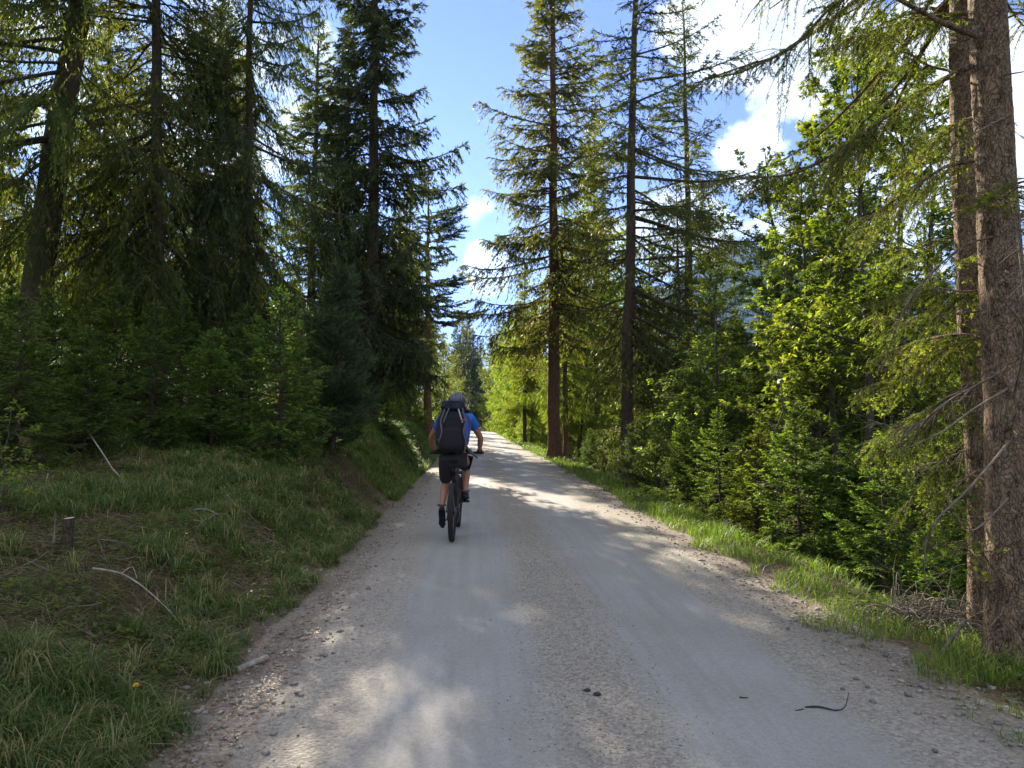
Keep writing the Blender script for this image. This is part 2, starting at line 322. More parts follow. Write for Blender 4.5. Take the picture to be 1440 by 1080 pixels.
def road_mat():
    m, N, L = newmat('gravel_road')
    o = N.new('ShaderNodeOutputMaterial'); p = N.new('ShaderNodeBsdfPrincipled'); L.new(p.outputs[0], o.inputs[0])
    p.inputs['Roughness'].default_value = .85; p.inputs['Specular IOR Level'].default_value = .25
    uv = N.new('ShaderNodeUVMap'); uv.uv_map = 'road'
    sp = N.new('ShaderNodeSeparateXYZ'); L.new(uv.outputs[0], sp.inputs[0])
    def math_(op, a, b=None, c=None):
        n = N.new('ShaderNodeMath'); n.operation = op
        for i, v in enumerate((a, b, c)):
            if v is None: continue
            if isinstance(v, (int, float)): n.inputs[i].default_value = v
            else: L.new(v, n.inputs[i])
        return n.outputs[0]
    def noise(scale, detail=4, rough=.6, sx=1, sy=1):
        mp = N.new('ShaderNodeMapping'); mp.inputs['Scale'].default_value = (sx, sy, 1); L.new(uv.outputs[0], mp.inputs['Vector'])
        n = N.new('ShaderNodeTexNoise'); n.inputs['Scale'].default_value = scale; n.inputs['Detail'].default_value = detail; n.inputs['Roughness'].default_value = rough
        L.new(mp.outputs[0], n.inputs['Vector']); return n.outputs['Fac']
    def rng_(v, a, b, c=0, d=1, smooth=True):
        n = N.new('ShaderNodeMapRange'); n.interpolation_type = 'SMOOTHSTEP' if smooth else 'LINEAR'
        for k, q in (('From Min', a), ('From Max', b), ('To Min', c), ('To Max', d)): n.inputs[k].default_value = q
        L.new(v, n.inputs['Value']); return n.outputs[0]
    wob = math_('MULTIPLY_ADD', noise(1.3, 3, .6, 1, .25), .55, -.275)
    u = math_('ADD', sp.outputs['X'], wob)
    # wheel tracks: distance from track centres
    d1 = math_('ABSOLUTE', math_('ADD', u, .78)); d2 = math_('ABSOLUTE', math_('SUBTRACT', u, .72))
    tr = math_('MAXIMUM', rng_(d1, .62, .28), rng_(d2, .60, .30))            # 1 in the tracks
    edge = rng_(math_('ABSOLUTE', u), 1.35, 1.95)                            # 1 at the margins
    fine = noise(120, 5, .8); med = noise(34, 5, .7); big = noise(1.1, 4, .6)
    streak = noise(11, 5, .65, 1, .05)
    def col(a): 
        r = N.new('ShaderNodeRGB'); r.outputs[0].default_value = (*a, 1); return r.outputs[0]
    def mix(f, a, b, bt='MIX'):
        x = N.new('ShaderNodeMix'); x.data_type = 'RGBA'; x.blend_type = bt
        if isinstance(f, (int, float)): x.inputs['Factor'].default_value = f
        else: L.new(f, x.inputs['Factor'])
        for k, v in (('A', a), ('B', b)):
            if isinstance(v, tuple): x.inputs[k].default_value = (*v, 1)
            else: L.new(v, x.inputs[k])
        return x.outputs['Result']
    c = mix(tr, (.285, .262, .225), (.285, .287, .29))
    c = mix(rng_(edge, 0, 1, 0, .55), c, (.21, .18, .145))
    rim = rng_(math_('ADD', math_('ABSOLUTE', sp.outputs['X']), math_('MULTIPLY', noise(5, 4, .7), .7)), 1.88, 2.4)
    c = mix(rng_(big, .35, .7, 0, .45), c, (.23, .21, .18))
    c = mix(rng_(streak, .38, .66, 0, .42), c, (.22, .21, .19))
    # stones: voronoi cells with random value, stronger off the tracks
    mp = N.new('ShaderNodeMapping'); L.new(uv.outputs[0], mp.inputs['Vector'])
    v = N.new('ShaderNodeTexVoronoi'); v.inputs['Scale'].default_value = 62; L.new(mp.outputs[0], v.inputs['Vector'])
    v2 = N.new('ShaderNodeTexVoronoi'); v2.inputs['Scale'].default_value = 46; L.new(mp.outputs[0], v2.inputs['Vector'])
    sc = N.new('ShaderNodeSeparateColor'); L.new(v.outputs['Color'], sc.inputs[0]); sc2 = N.new('ShaderNodeSeparateColor'); L.new(v2.outputs['Color'], sc2.inputs[0])
    rough_amt = math_('SUBTRACT', 1.0, math_('MULTIPLY', tr, .86))
    st = rng_(sc.outputs[0], 0, 1, .42, 1.5, False)
    gray = N.new('ShaderNodeCombineColor'); [L.new(st, gray.inputs[k]) for k in range(3)]
    c = mix(math_('MULTIPLY', rough_amt, .5), c, mix(1.0, c, gray.outputs[0], 'MULTIPLY'))
    dk = rng_(sc2.outputs[0], .76, .84, 0, 1); dk = math_('MULTIPLY', dk, math_('MULTIPLY', rng_(v2.outputs['Distance'], .30, .16), rough_amt))
    c = mix(math_('MULTIPLY', dk, .7), c, (.10, .095, .09))
    lt = rng_(sc2.outputs[1], .9, .93, 0, 1); lt = math_('MULTIPLY', lt, math_('MULTIPLY', rng_(v2.outputs['Distance'], .34, .2), rough_amt))
    c = mix(math_('MULTIPLY', lt, .6), c, (.42, .41, .38))
    g2 = rng_(fine, .3, .7, .72, 1.25, False); gg = N.new('ShaderNodeCombineColor'); [L.new(g2, gg.inputs[k]) for k in range(3)]
    c = mix(1.0, c, gg.outputs[0], 'MULTIPLY')
    g3 = rng_(med, .3, .7, .86, 1.12, False); gh = N.new('ShaderNodeCombineColor'); [L.new(g3, gh.inputs[k]) for k in range(3)]
    c = mix(1.0, c, gh.outputs[0], 'MULTIPLY')
    c = mix(math_('MULTIPLY', rim, .75), c, mix(1.0, mix(rng_(med, .4, .6), (.14, .105, .08), (.235, .20, .17)), gg.outputs[0], 'MULTIPLY'))
    L.new(c, p.inputs['Base Color'])
    hgt = math_('ADD', math_('MULTIPLY', math_('MULTIPLY', v.outputs['Distance'], -1.0), rough_amt), math_('ADD', math_('MULTIPLY', fine, .35), math_('MULTIPLY', math_('MULTIPLY', v2.outputs['Distance'], -.9), rough_amt)))
    b = N.new('ShaderNodeBump'); b.inputs['Strength'].default_value = .6; b.inputs['Distance'].default_value = .009; L.new(hgt, b.inputs['Height']); L.new(b.outputs[0], p.inputs['Normal'])
    return m
def road_surface(u, y): # camber, ruts
    return .035 * (1 - (u / 2.05) ** 2) - .012 * np.exp(-((np.abs(u) - .75) / .3) ** 2) + .008 * fbm(u * 3, y * 1.2, 3)
ru = np.linspace(-2.5, 2.5, 61); ry = np.concatenate([np.arange(-6, 30, .12), np.arange(30, 160, .5)])
U, Yr = np.meshgrid(ru, ry)
edge_w = .10 * vn(Yr * .9, np.where(U < 0, 3.3, 8.7)) + .10 * vn(Yr * 3.3, np.where(U < 0, 5.3, 1.7)) + .10 * vn(Yr * 9.3, np.where(U < 0, 5.3, 1.7))
Xr = road_x(Yr) + U + np.where(np.abs(U) > 1.8, edge_w, 0)
Zr = np.where(np.abs(U) < 2.06, road_surface(U, Yr), 0 ) + road_z(Yr) - .16 * np.clip(np.abs(U) - 2.1, 0, 1) * 1.2
rd = grid_mesh('road', Xr, Yr, Zr, road_mat()); tag(rd, kind='structure')
uvl = rd.data.uv_layers.new(name='road'); li = np.empty(len(rd.data.loops), np.int32); rd.data.loops.foreach_get('vertex_index', li)
uvl.data.foreach_set('uv', np.stack([U.ravel()[li], Yr.ravel()[li]], -1).ravel().astype(np.float32))
def ground_z(x, y):
    u = float(x - road_x(y))
    z = float(H(x, y))
    if abs(u) < 2.06: z = max(z, float(road_surface(np.array(u), np.array(float(y)))) + float(road_z(y)))
    return z

def mountain():
    m, N, L = newmat('forested_mountainside')
    o = N.new('ShaderNodeOutputMaterial'); p = N.new('ShaderNodeBsdfPrincipled'); L.new(p.outputs[0], o.inputs[0]); p.inputs['Roughness'].default_value = 1; p.inputs['Specular IOR Level'].default_value = 0
    tc = N.new('ShaderNodeTexCoord'); n = N.new('ShaderNodeTexNoise'); n.inputs['Scale'].default_value = .004; n.inputs['Detail'].default_value = 12; n.inputs['Roughness'].default_value = .65; L.new(tc.outputs['Object'], n.inputs['Vector'])
    r = N.new('ShaderNodeValToRGB'); e = r.color_ramp.elements; e[0].position = .45; e[0].color = (.02, .035, .02, 1); e[1].position = .75; e[1].color = (.10, .105, .09, 1); L.new(n.outputs['Fac'], r.inputs['Fac']); L.new(r.outputs[0], p.inputs['Base Color'])
    n2 = N.new('ShaderNodeTexNoise'); n2.inputs['Scale'].default_value = .06; n2.inputs['Detail'].default_value = 6; L.new(tc.outputs['Object'], n2.inputs['Vector'])
    b = N.new('ShaderNodeBump'); b.inputs['Strength'].default_value = 1; b.inputs['Distance'].default_value = 12; L.new(n2.outputs['Fac'], b.inputs['Height']); L.new(b.outputs[0], p.inputs['Normal'])
    a = np.linspace(R_(-8), R_(60), 260); d = np.linspace(0, 1, 60); A, D = np.meshgrid(a, d)
    ridge = np.interp(np.degrees(A), [-8, 2, 9, 14, 19, 26, 36, 60], [60, 160, 420, 640, 690, 560, 480, 500])
    ridge = ridge * (1 + .10 * fbm(A * 14, D * 0 + 3, 5))
    dist = 1500 + 1300 * D
    h = ridge * sstep(0, 1, D) * (1 + .35 * fbm(A * 20, D * 5, 5) * D * (1 - D) * 2) - 50
    return grid_mesh('mountain', np.sin(A) * dist, np.cos(A) * dist, h, m)
tag(mountain(), kind='structure')

# ---------------------------------------------------------------- trees
def spruce_geo(seed, H_=18, cb=2, Rm=2.4, spacing=.42, per=6, dens=1.0, hang=.6, tuft=(.10, .022), sec=.12, step=.045,
               shape=.75, e_low=-14, e_top=38, r0=.2, lean=0, skew=None, fresh=.3, gap=None, deadlow=0, limb_k=4, wood_mi=1, sec_wood=False, bare=.12, tube_sides=14):
    """returns (trunk soup, crown soup). The crown carries the needle sprays, the trunk its limbs."""
    g = np.random.default_rng(seed); tr = Soup(); cr = Soup()
    m = 28; zz = H_ * np.linspace(0, 1, m) ** 1.15
    ln = np.stack([lean * (zz / H_) ** 1.3 * H_ * .1 + .05 * np.cumsum(g.normal(size=m)) * .35, .05 * np.cumsum(g.normal(size=m)) * .35, zz], -1); ln[0, :2] = 0
    rad = r0 * (1 - zz / H_) ** .8 * (1 + .55 * np.exp(-zz / .28)) + .006
    tubes(tr, ln, rad, tube_sides, rough=.03, rng=g)
    cx_ = lambda z: np.stack([np.interp(z, zz, ln[:, 0]), np.interp(z, zz, ln[:, 1]), z], -1)
    nz = int((H_ * .985 - cb) / spacing); zl = cb + (H_ * .985 - cb) * (np.arange(nz) + .5) / nz
    z = np.repeat(zl, per) + g.normal(size=nz * per) * spacing * .3; az = g.random(nz * per) * 2 * math.pi
    rel = np.clip((z - cb) / (H_ - cb), 0, 1)
    prof = (1 - rel) ** shape * np.minimum(1, .62 + rel * 3.2)
    L_ = Rm * prof * g.uniform(.55, 1.12, len(z)) * (1 + .22 * np.sin(az * 2 + seed) * np.sin(z * .9 + seed))
    L_ = np.maximum(L_, .12)
    if skew: L_ = L_ * (1 + skew[1] * np.cos(az - skew[0]))
    if gap: L_ = np.where((np.abs((az - gap[0] + math.pi) % (2 * math.pi) - math.pi) < gap[1]) & (z > gap[2]) & (z < gap[3]), np.minimum(L_, gap[4] * g.uniform(.5, 1.3, len(z))), L_)
    keep = g.random(len(z)) < dens * (.55 + .9 * (vn(z * .8 + seed, az * 1.1) + .5)); z, az, rel, L_ = z[keep], az[keep], rel[keep], L_[keep]
    e0 = np.radians(lerp(e_low, e_top, rel ** 1.3)) + g.normal(size=len(z)) * .1
    dr = lerp(.34, .02, rel) * g.uniform(.6, 1.3, len(z)); up = lerp(.34, .12, rel)
    base = cx_(z); cd = np.stack([np.cos(az), np.sin(az)], -1); sd = np.stack([-np.sin(az), np.cos(az)], -1); bend = g.normal(size=len(z)) * .12
    def ev(i, s):
        h = L_[i] * s; q = base[i].copy()
        q[:, :2] += cd[i] * h[:, None] * np.cos(e0[i])[:, None] + sd[i] * (bend[i] * L_[i] * s * s)[:, None]
        q[:, 2] += L_[i] * (np.sin(e0[i]) * s - dr[i] * s ** 1.6 + up[i] * s ** 3)
        return q
    ms = 7; ss = np.linspace(0, 1, ms); I = np.repeat(np.arange(len(z)), ms); P = ev(I, np.tile(ss, len(z))).reshape(-1, ms, 3)
    rr = (.006 + .011 * L_)[:, None] * (1 - ss * .8)[None]
    tubes(tr, P, rr, limb_k)
    if deadlow:                                    # dead bare lower branches
        k = deadlow; zd = g.uniform(.5, cb * 1.3, k); ad = g.random(k) * 6.283; ld = g.uniform(.3, 1.3, k)
        b = cx_(zd); t = np.linspace(0, 1, 6)
        Pd = b[:, None] + np.stack([np.cos(ad)[:, None] * ld[:, None] * t, np.sin(ad)[:, None] * ld[:, None] * t, -(ld[:, None] * (.1 + .3 * g.random((k, 1)))) * t ** 1.5 + .05 * g.normal(size=(k, 6)) * t], -1)
        tubes(tr, Pd, .009 * (1 - t * .8)[None] * np.ones((k, 1)), 4)
    # secondaries
    n2 = np.maximum(2, (L_ / sec).astype(int)); i2 = np.repeat(np.arange(len(z)), n2)
    s2 = bare + (1 - bare) * g.random(len(i2)) ** .85; side = np.where(g.random(len(i2)) < .5, -1, 1)
    b2 = ev(i2, s2); f = nrm(ev(i2, np.minimum(s2 + .02, 1.02)) - ev(i2, s2 - .02))
    sv = np.concatenate([sd[i2], np.zeros((len(i2), 1))], 1) * side[:, None]
    a2 = np.radians(g.uniform(38, 68, len(i2)))[:, None]
    d2 = nrm(f * np.cos(a2) + sv * np.sin(a2) + np.array([0, 0, 1]) * g.normal(size=(len(i2), 1)) * .12)
    l2 = (.08 + np.minimum(.42 * L_[i2] * (1.08 - s2) ** .7, .62)) * g.uniform(.55, 1.25, len(i2))
    hg = hang * g.uniform(.4, 1.5, len(i2)) * np.clip(1.15 - rel[i2], .2, 1)
    # tufts on the secondaries
    n3 = np.maximum(2, (l2 / step).astype(int)); i3 = np.repeat(np.arange(len(i2)), n3); t3 = g.random(len(i3))
    def ev2(i, t):
        q = b2[i] + d2[i] * (l2[i] * t)[:, None]; q[:, 2] -= hg[i] * l2[i] * t ** 1.7; return q
    if sec_wood:
        t = np.linspace(0, 1, 4); I = np.repeat(np.arange(len(i2)), 4); Pq = ev2(I, np.tile(t, len(i2))).reshape(-1, 4, 3)
        tubes(tr, Pq, (.0035 * (1 - t * .6))[None] * np.ones((len(i2), 1)), 3)
    P3 = ev2(i3, t3); tg = nrm(ev2(i3, t3 + .05) - ev2(i3, t3 - .05)); lat = nrm(np.cross(tg, np.array([0, 0, 1.0])) + 1e-6) * np.where(g.random(len(i3)) < .5, -1, 1)[:, None]
    bb = np.radians(g.uniform(5, 55, len(i3)))[:, None]
    d3 = nrm(tg * np.cos(bb) + lat * np.sin(bb) + np.array([0, 0, -1]) * (hg[i3][:, None] * .5) + g.normal(size=(len(i3), 3)) * .22)
    tip = np.clip((t3 - .55) / .45, 0, 1) * (s2[i2 * 0 + np.arange(len(i2))][i3] > .25)
    tint = np.clip(fresh * (tip * g.uniform(.2, 1.8, len(i3)) + .25 * g.random(len(i3)) * (rel[i2][i3])), 0, 1)
    sdv = perp(d3, g)
    diamonds(cr, P3, d3, tuft[0] * g.uniform(.55, 1.35, len(i3)), tuft[1] * g.uniform(.7, 1.3, len(i3)), sdv, tint)
    # tufts along the limb itself
    n4 = np.maximum(3, (L_ / step * 1.2).astype(int)); i4 = np.repeat(np.arange(len(z)), n4); s4 = .2 + .8 * g.random(len(i4))
    P4 = ev(i4, s4); f4 = nrm(ev(i4, s4 + .02) - ev(i4, s4 - .02)); d4 = nrm(f4 + g.normal(size=f4.shape) * .5)
    diamonds(cr, P4, d4, tuft[0] * g.uniform(.5, 1.2, len(i4)), tuft[1] * g.uniform(.7, 1.3, len(i4)), perp(d4, g), np.clip(fresh * (s4 > .9) * 1.2, 0, 1))
    # leader
    k = 60; q = cx_(H_ * (.96 + .05 * g.random(k))); dq = nrm(np.array([0, 0, 1.0]) + g.normal(size=(k, 3)) * .35)
    diamonds(cr, q, dq, tuft[0], tuft[1], perp(dq, g), fresh)
    return tr, cr

def leaf_geo(seed, H_=7, cb=1.5, Rm=1.6, nb=34, r0=.06, leaf=.09, nleaf=45, lobes=3, shape=.5, up=(25, 60), droop=.25, stems=1, wid=.62):
    g = np.random.default_rng(seed); tr = Soup(); cr = Soup()
    for st in range(stems):
        m = 16; zz = np.linspace(0, H_ * (1 if st == 0 else g.uniform(.6, .9)), m)
        a0 = g.random() * 6.28; off = (0 if stems == 1 else .12) * zz
        ln = np.stack([off * math.cos(a0) + .10 * np.cumsum(g.normal(size=m)) * .3, off * math.sin(a0) + .10 * np.cumsum(g.normal(size=m)) * .3, zz], -1); ln[0, :2] = 0
        hh = zz[-1]
        tubes(tr, ln, r0 * (1 - zz / hh) ** .7 * (1 + .4 * np.exp(-zz / .15)) + .004, 9, rough=.03, rng=g)
        n = nb // stems; z = g.uniform(cb, hh * .99, n); rel = (z - cb) / (hh - cb); az = g.random(n) * 6.283
        L_ = Rm * (1 - rel * .85) ** shape * g.uniform(.5, 1.15, n); e = np.radians(lerp(up[0], up[1], rel) + g.normal(size=n) * 9)
        base = np.stack([np.interp(z, zz, ln[:, 0]), np.interp(z, zz, ln[:, 1]), z], -1)
        dirv = np.stack([np.cos(az) * np.cos(e), np.sin(az) * np.cos(e), np.sin(e)], -1)
        wb = g.normal(size=(n, 3)) * .12
        def ev(i, s): 
            q = base[i] + dirv[i] * (L_[i] * s)[:, None] + wb[i] * (L_[i] * np.sin(s * 4))[:, None]; q[:, 2] -= droop * L_[i] * s * s; return q
        ss = np.linspace(0, 1, 7); P = ev(np.repeat(np.arange(n), 7), np.tile(ss, n)).reshape(-1, 7, 3)
        tubes(tr, P, (.004 + .008 * L_)[:, None] * (1 - ss * .85)[None], 4)
        # twigs
        n2 = np.maximum(3, (L_ / .13).astype(int)); i2 = np.repeat(np.arange(n), n2); s2 = .2 + .8 * g.random(len(i2)); b2 = ev(i2, s2)
        d2 = nrm(dirv[i2] + g.normal(size=(len(i2), 3)) * np.array([.8, .8, .45])); l2 = (.12 + .32 * L_[i2] * (1.1 - s2)) * g.uniform(.5, 1.2, len(i2))
        t = np.linspace(0, 1, 3); Pt = b2[:, None] + d2[:, None] * (l2[:, None] * t)[..., None]
        tubes(tr, Pt, (.0035 * (1 - t * .6))[None] * np.ones((len(i2), 1)), 3)
        i3 = np.repeat(np.arange(len(i2)), max(2, int(nleaf / 6))); t3 = g.uniform(.25, 1.05, len(i3))
        pt = b2[i3] + d2[i3] * (l2[i3] * t3)[:, None]
        dl = nrm(d2[i3] * .6 + g.normal(size=(len(i3), 3)) * np.array([.8, .8, .3]) + np.array([0, 0, -.25]))
        up_ = nrm(np.array([0, 0, 1.0]) + g.normal(size=dl.shape) * .45); sv = nrm(np.cross(dl, up_))
        sz = leaf * g.uniform(.55, 1.25, len(i3)); tn = np.clip(g.random(len(i3)) * .6 + .5 * (t3 > .9), 0, 1)
        pt = pt + dl * (sz * .4)[:, None]
        if lobes == 1: diamonds(cr, pt, dl, sz, sz * wid, sv, tn, bend=.2)
        else:
            for k, aa in enumerate(np.radians([0, 52, -52])):
                dk = nrm(dl * math.cos(aa) + sv * math.sin(aa)); diamonds(cr, pt, dk, sz * (1 if k == 0 else .8), sz * .42, nrm(np.cross(dk, up_)), tn, bend=.15)
    return tr, cr

class Kind:
    def __init__(s, name, geo, bark, leaf, parts=('trunk', 'crown')):
        s.name = name; t, c = geo; s.parts = parts
        s.t = t.build(parts[0], bark, smooth=True, link=False); s.c = c.build(parts[1], leaf, link=False)
        for o in (s.t, s.c): o.material_slots[0].link = 'OBJECT'
        s.bark, s.leaf, s.used = bark, leaf, 0
def plant(K, x, y, label, cat, group=None, rz=0, sc=1.0, szz=1.0, tilt=(0, 0), leaf=None, bark=None, name=None, dz=-.08):
    r = thing(name or K.name, label, cat, (x, y, ground_z(x, y) + dz), rz, group)
    r.rotation_euler = (tilt[0], tilt[1], rz); r.scale = (sc, sc, sc * szz)
    for src, mat in ((K.t, bark or K.bark), (K.c, leaf or K.leaf)):
        o = src if not K.used else src.copy()
        COL.objects.link(o); o.parent = r
        if K.used == 0 and src is K.c: pass
        o.material_slots[0].link = 'OBJECT'; o.material_slots[0].material = mat
    K.used += 1
    return r
K_tall = Kind('spruce_tree', spruce_geo(1, 19, 3.0, 3.0, hang=.85, per=7, spacing=.36, tuft=(.13, .034), sec=.075, step=.021), M['bark'], M['spruce'])
K_tall2 = Kind('spruce_tree', spruce_geo(2, 23, 4.6, 3.6, hang=.95, spacing=.42, per=7, r0=.25, fresh=.45, deadlow=14, tuft=(.13, .034), sec=.08, step=.022), M['bark_red'], M['spruce'])
K_edge = Kind('spruce_tree', spruce_geo(1, 19, 1.5, 3.0, hang=.85, per=7, spacing=.36, tuft=(.13, .034), sec=.075, step=.021, gap=(math.pi + .3, .95, 3.4, 7.2, 1.1)), M['bark'], M['spruce_dark'])
K_sparse = Kind('spruce_tree', spruce_geo(3, 18, 3.4, 3.5, hang=.85, spacing=.42, per=5, dens=.95, r0=.19, deadlow=40, e_low=-24, skew=(0.1, .42), tuft=(.11, .026), sec=.08, step=.024), M['bark'], M['spruce'])
K_hang = Kind('spruce_tree', spruce_geo(4, 18, 3.6, 3.4, hang=1.7, spacing=.45, per=5, dens=.68, r0=.27, e_low=-34, shape=.55, deadlow=10, bare=.22, tuft=(.11, .026), sec=.065, step=.021), M['bark_moss'], M['spruce'])
K_hang2 = Kind('spruce_tree', spruce_geo(44, 18, 2.4, 3.3, hang=1.6, spacing=.40, per=6, dens=.76, r0=.14, e_low=-34, shape=.55, deadlow=18, bare=.2, tuft=(.11, .026), sec=.065, step=.021, lean=.25), M['bark'], M['spruce'])
K_med = Kind('spruce_tree', spruce_geo(5, 12, .7, 2.6, hang=.6, spacing=.32, per=7, r0=.14, tuft=(.12, .032), sec=.075, step=.022), M['bark'], M['spruce'])
K_far = Kind('spruce_tree', spruce_geo(6, 16, 1.0, 3.2, hang=.8, spacing=.5, per=7, tuft=(.24, .075), sec=.13, step=.045, r0=.18), M['bark'], M['spruce'])
K_pine = Kind('pine_tree', spruce_geo(7, 13, 5.0, 2.9, hang=.0, spacing=.75, per=6, tuft=(.14, .034), dens=1.3, e_low=-2, e_top=36, sec=.065, step=.018, shape=.5), M['bark'], M['spruce_blue'])
K_y0 = Kind('young_spruce', spruce_geo(11, 2.6, .15, 1.1, spacing=.15, per=8, hang=.2, tuft=(.045, .012), sec=.04, step=.008, shape=.7, e_low=2, e_top=45, r0=.03, fresh=.5, tube_sides=8, sec_wood=True), M['bark'], M['young'])
K_y1 = Kind('young_spruce', spruce_geo(12, 3.4, .2, 1.3, spacing=.18, per=8, hang=.25, tuft=(.050, .013), sec=.045, step=.009, shape=.8, e_low=-2, e_top=40, r0=.035, fresh=.5, tube_sides=8, sec_wood=True), M['bark'], M['young'])
K_y2 = Kind('young_pine', spruce_geo(13, 3.0, .2, .95, spacing=.18, per=7, hang=-.3, tuft=(.08, .010), sec=.05, step=.007, shape=.35, e_low=15, e_top=60, r0=.035, fresh=.4, tube_sides=8), M['bark'], M['spruce_blue'])
K_b0 = Kind('maple_tree', leaf_geo(21, 7.5, 1.6, 1.9, 60, leaf=.078, nleaf=90), M['bark_pale'], M['leaf'])
K_b1 = Kind('maple_tree', leaf_geo(22, 6.0, 1.0, 1.7, 60, leaf=.072, nleaf=90, stems=2), M['bark_pale'], M['leaf'])
K_b2 = Kind('leafy_bush', leaf_geo(23, 3.4, .2, 1.4, 90, leaf=.055, nleaf=110, lobes=1, stems=4, r0=.025), M['bark_pale'], M['leaf'])
K_b3 = Kind('maple_sapling', leaf_geo(24, 1.9, .3, .6, 18, leaf=.07, nleaf=42, r0=.014, up=(15, 40)), M['bark_pale'], M['leaf_lime'])
K_b4 = Kind('birch_tree', leaf_geo(25, 9, 1.2, 2.2, 100, leaf=.075, nleaf=120, lobes=1, stems=1, r0=.08, droop=.5), M['bark_pale'], M['leaf'])

def X(px, Y): return (px - 720) / FPX * Y
def plant_top(K, px, Y, ytop, *a, **k):
    x = X(px, Y); z0 = ground_z(x, Y); hk = {K_far: 16, K_b4: 9, K_b0: 7.5, K_b1: 6, K_tall: 19, K_tall2: 23, K_med: 12, K_sparse: 18, K_edge: 19, K_y0: 2.6, K_y1: 3.4, K_y2: 3.0}[K]
    return plant(K, x, Y, *a, sc=(1.5 + (590 - ytop) / 1000 * Y - z0) / hk, **k)
ORD = ['nearest', 'second nearest', 'third nearest', 'fourth nearest', 'fifth nearest', 'sixth nearest', 'seventh nearest', 'eighth nearest', 'ninth nearest', 'tenth nearest', 'eleventh nearest', 'twelfth nearest', 'thirteenth nearest', 'fourteenth nearest', 'farthest']
# ---- left side, the ones that can be named
rr = random.Random(3)
g1 = 'tall spruces on the left of the road'
plant(K_hang, X(30, 12.5), 12.5, 'thick mossy spruce trunk leaning right at the upper left, biggest on the left bank', 'spruce tree', rz=.4, tilt=(0, R_(5.5)))
plant(K_hang2, X(225, 13.5), 13.5, 'spruce with long hanging twigs right of the thick leaning trunk', 'spruce tree', g1, rz=2.9, sc=.9)
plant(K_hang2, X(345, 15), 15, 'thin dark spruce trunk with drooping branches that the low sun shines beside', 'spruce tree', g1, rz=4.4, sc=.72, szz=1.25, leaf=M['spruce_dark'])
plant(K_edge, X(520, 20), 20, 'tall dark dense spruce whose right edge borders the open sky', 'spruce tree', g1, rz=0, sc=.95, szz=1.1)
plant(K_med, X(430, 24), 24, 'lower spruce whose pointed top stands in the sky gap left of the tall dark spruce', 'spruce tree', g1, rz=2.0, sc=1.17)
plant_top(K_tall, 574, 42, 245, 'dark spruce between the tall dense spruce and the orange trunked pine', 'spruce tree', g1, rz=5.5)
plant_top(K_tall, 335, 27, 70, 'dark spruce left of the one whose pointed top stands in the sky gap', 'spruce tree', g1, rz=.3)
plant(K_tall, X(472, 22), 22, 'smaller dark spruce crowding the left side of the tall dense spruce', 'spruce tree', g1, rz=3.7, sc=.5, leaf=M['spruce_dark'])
plant(K_pine, X(603, 34), 34, 'pine with orange brown bare trunk and level branches reaching into the sky gap', 'pine tree', rz=5, sc=1.0, bark=M['bark_red'])
plant(K_y2, X(468, 12.3), 12.3, 'bluish young pine with pale upright tips in front of the dark spruces', 'young pine', rz=1, sc=1.05)
for px, Y, s in ((140, 27, .9), (-40, 27, 1), (225, 33, 1.0), (300, 24, .8), (270, 19, .7)):
    plant(rr.choice((K_tall, K_hang2)), X(px, Y), Y, 'dark spruce standing back in the shaded left wood, behind the young spruces', 'spruce tree', 'spruces back in the left wood', rz=rr.random() * 6, sc=s)
# young growth on the left bank
ys_ = 'young spruces on the left bank'
for px, Y, K, s, lab in ((20, 7.6, K_y1, 400, 'dense young spruce at the far left edge beside the grassy bank'),
                         (120, 8.8, K_y0, 450, 'young spruce above the bare white branch on the left bank'),
                         (215, 9.8, K_y1, 415, 'young spruce with drooping tips in the middle of the left thicket'),
                         (300, 10.4, K_y0, 455, 'young spruce at the dark hollow in the left thicket'),
                         (395, 10.6, K_y1, 395, 'young spruce with bright fresh tips standing right of the left thicket'),
                         (455, 12.5, K_y0, 540, 'low dark young spruce at the right end of the left thicket'),
                         (490, 15.5, K_y0, 520, 'small young spruce low beside the tall dark spruces on the left'),
                         (545, 18.5, K_y0, 535, 'small dark spruce leaning over the eroded left road edge')):
    plant_top(K, px, Y, s, lab, 'young spruce', ys_, rz=rr.random() * 6)
for px, Y, s in ((-90, 7.6, 430), (-35, 9.5, 390), (65, 10.6, 400), (165, 11.4, 395), (255, 12, 410), (345, 12.5, 420), (430, 13.8, 430), (10, 13, 380), (120, 14.5, 385), (205, 15, 400), (300, 16, 400)):
    plant_top(rr.choice((K_y0, K_y1)), px, Y, s, 'young spruce in the dark second row of the left thicket', 'young spruce', 'young spruces in the second row of the left thicket', rz=rr.random() * 6)
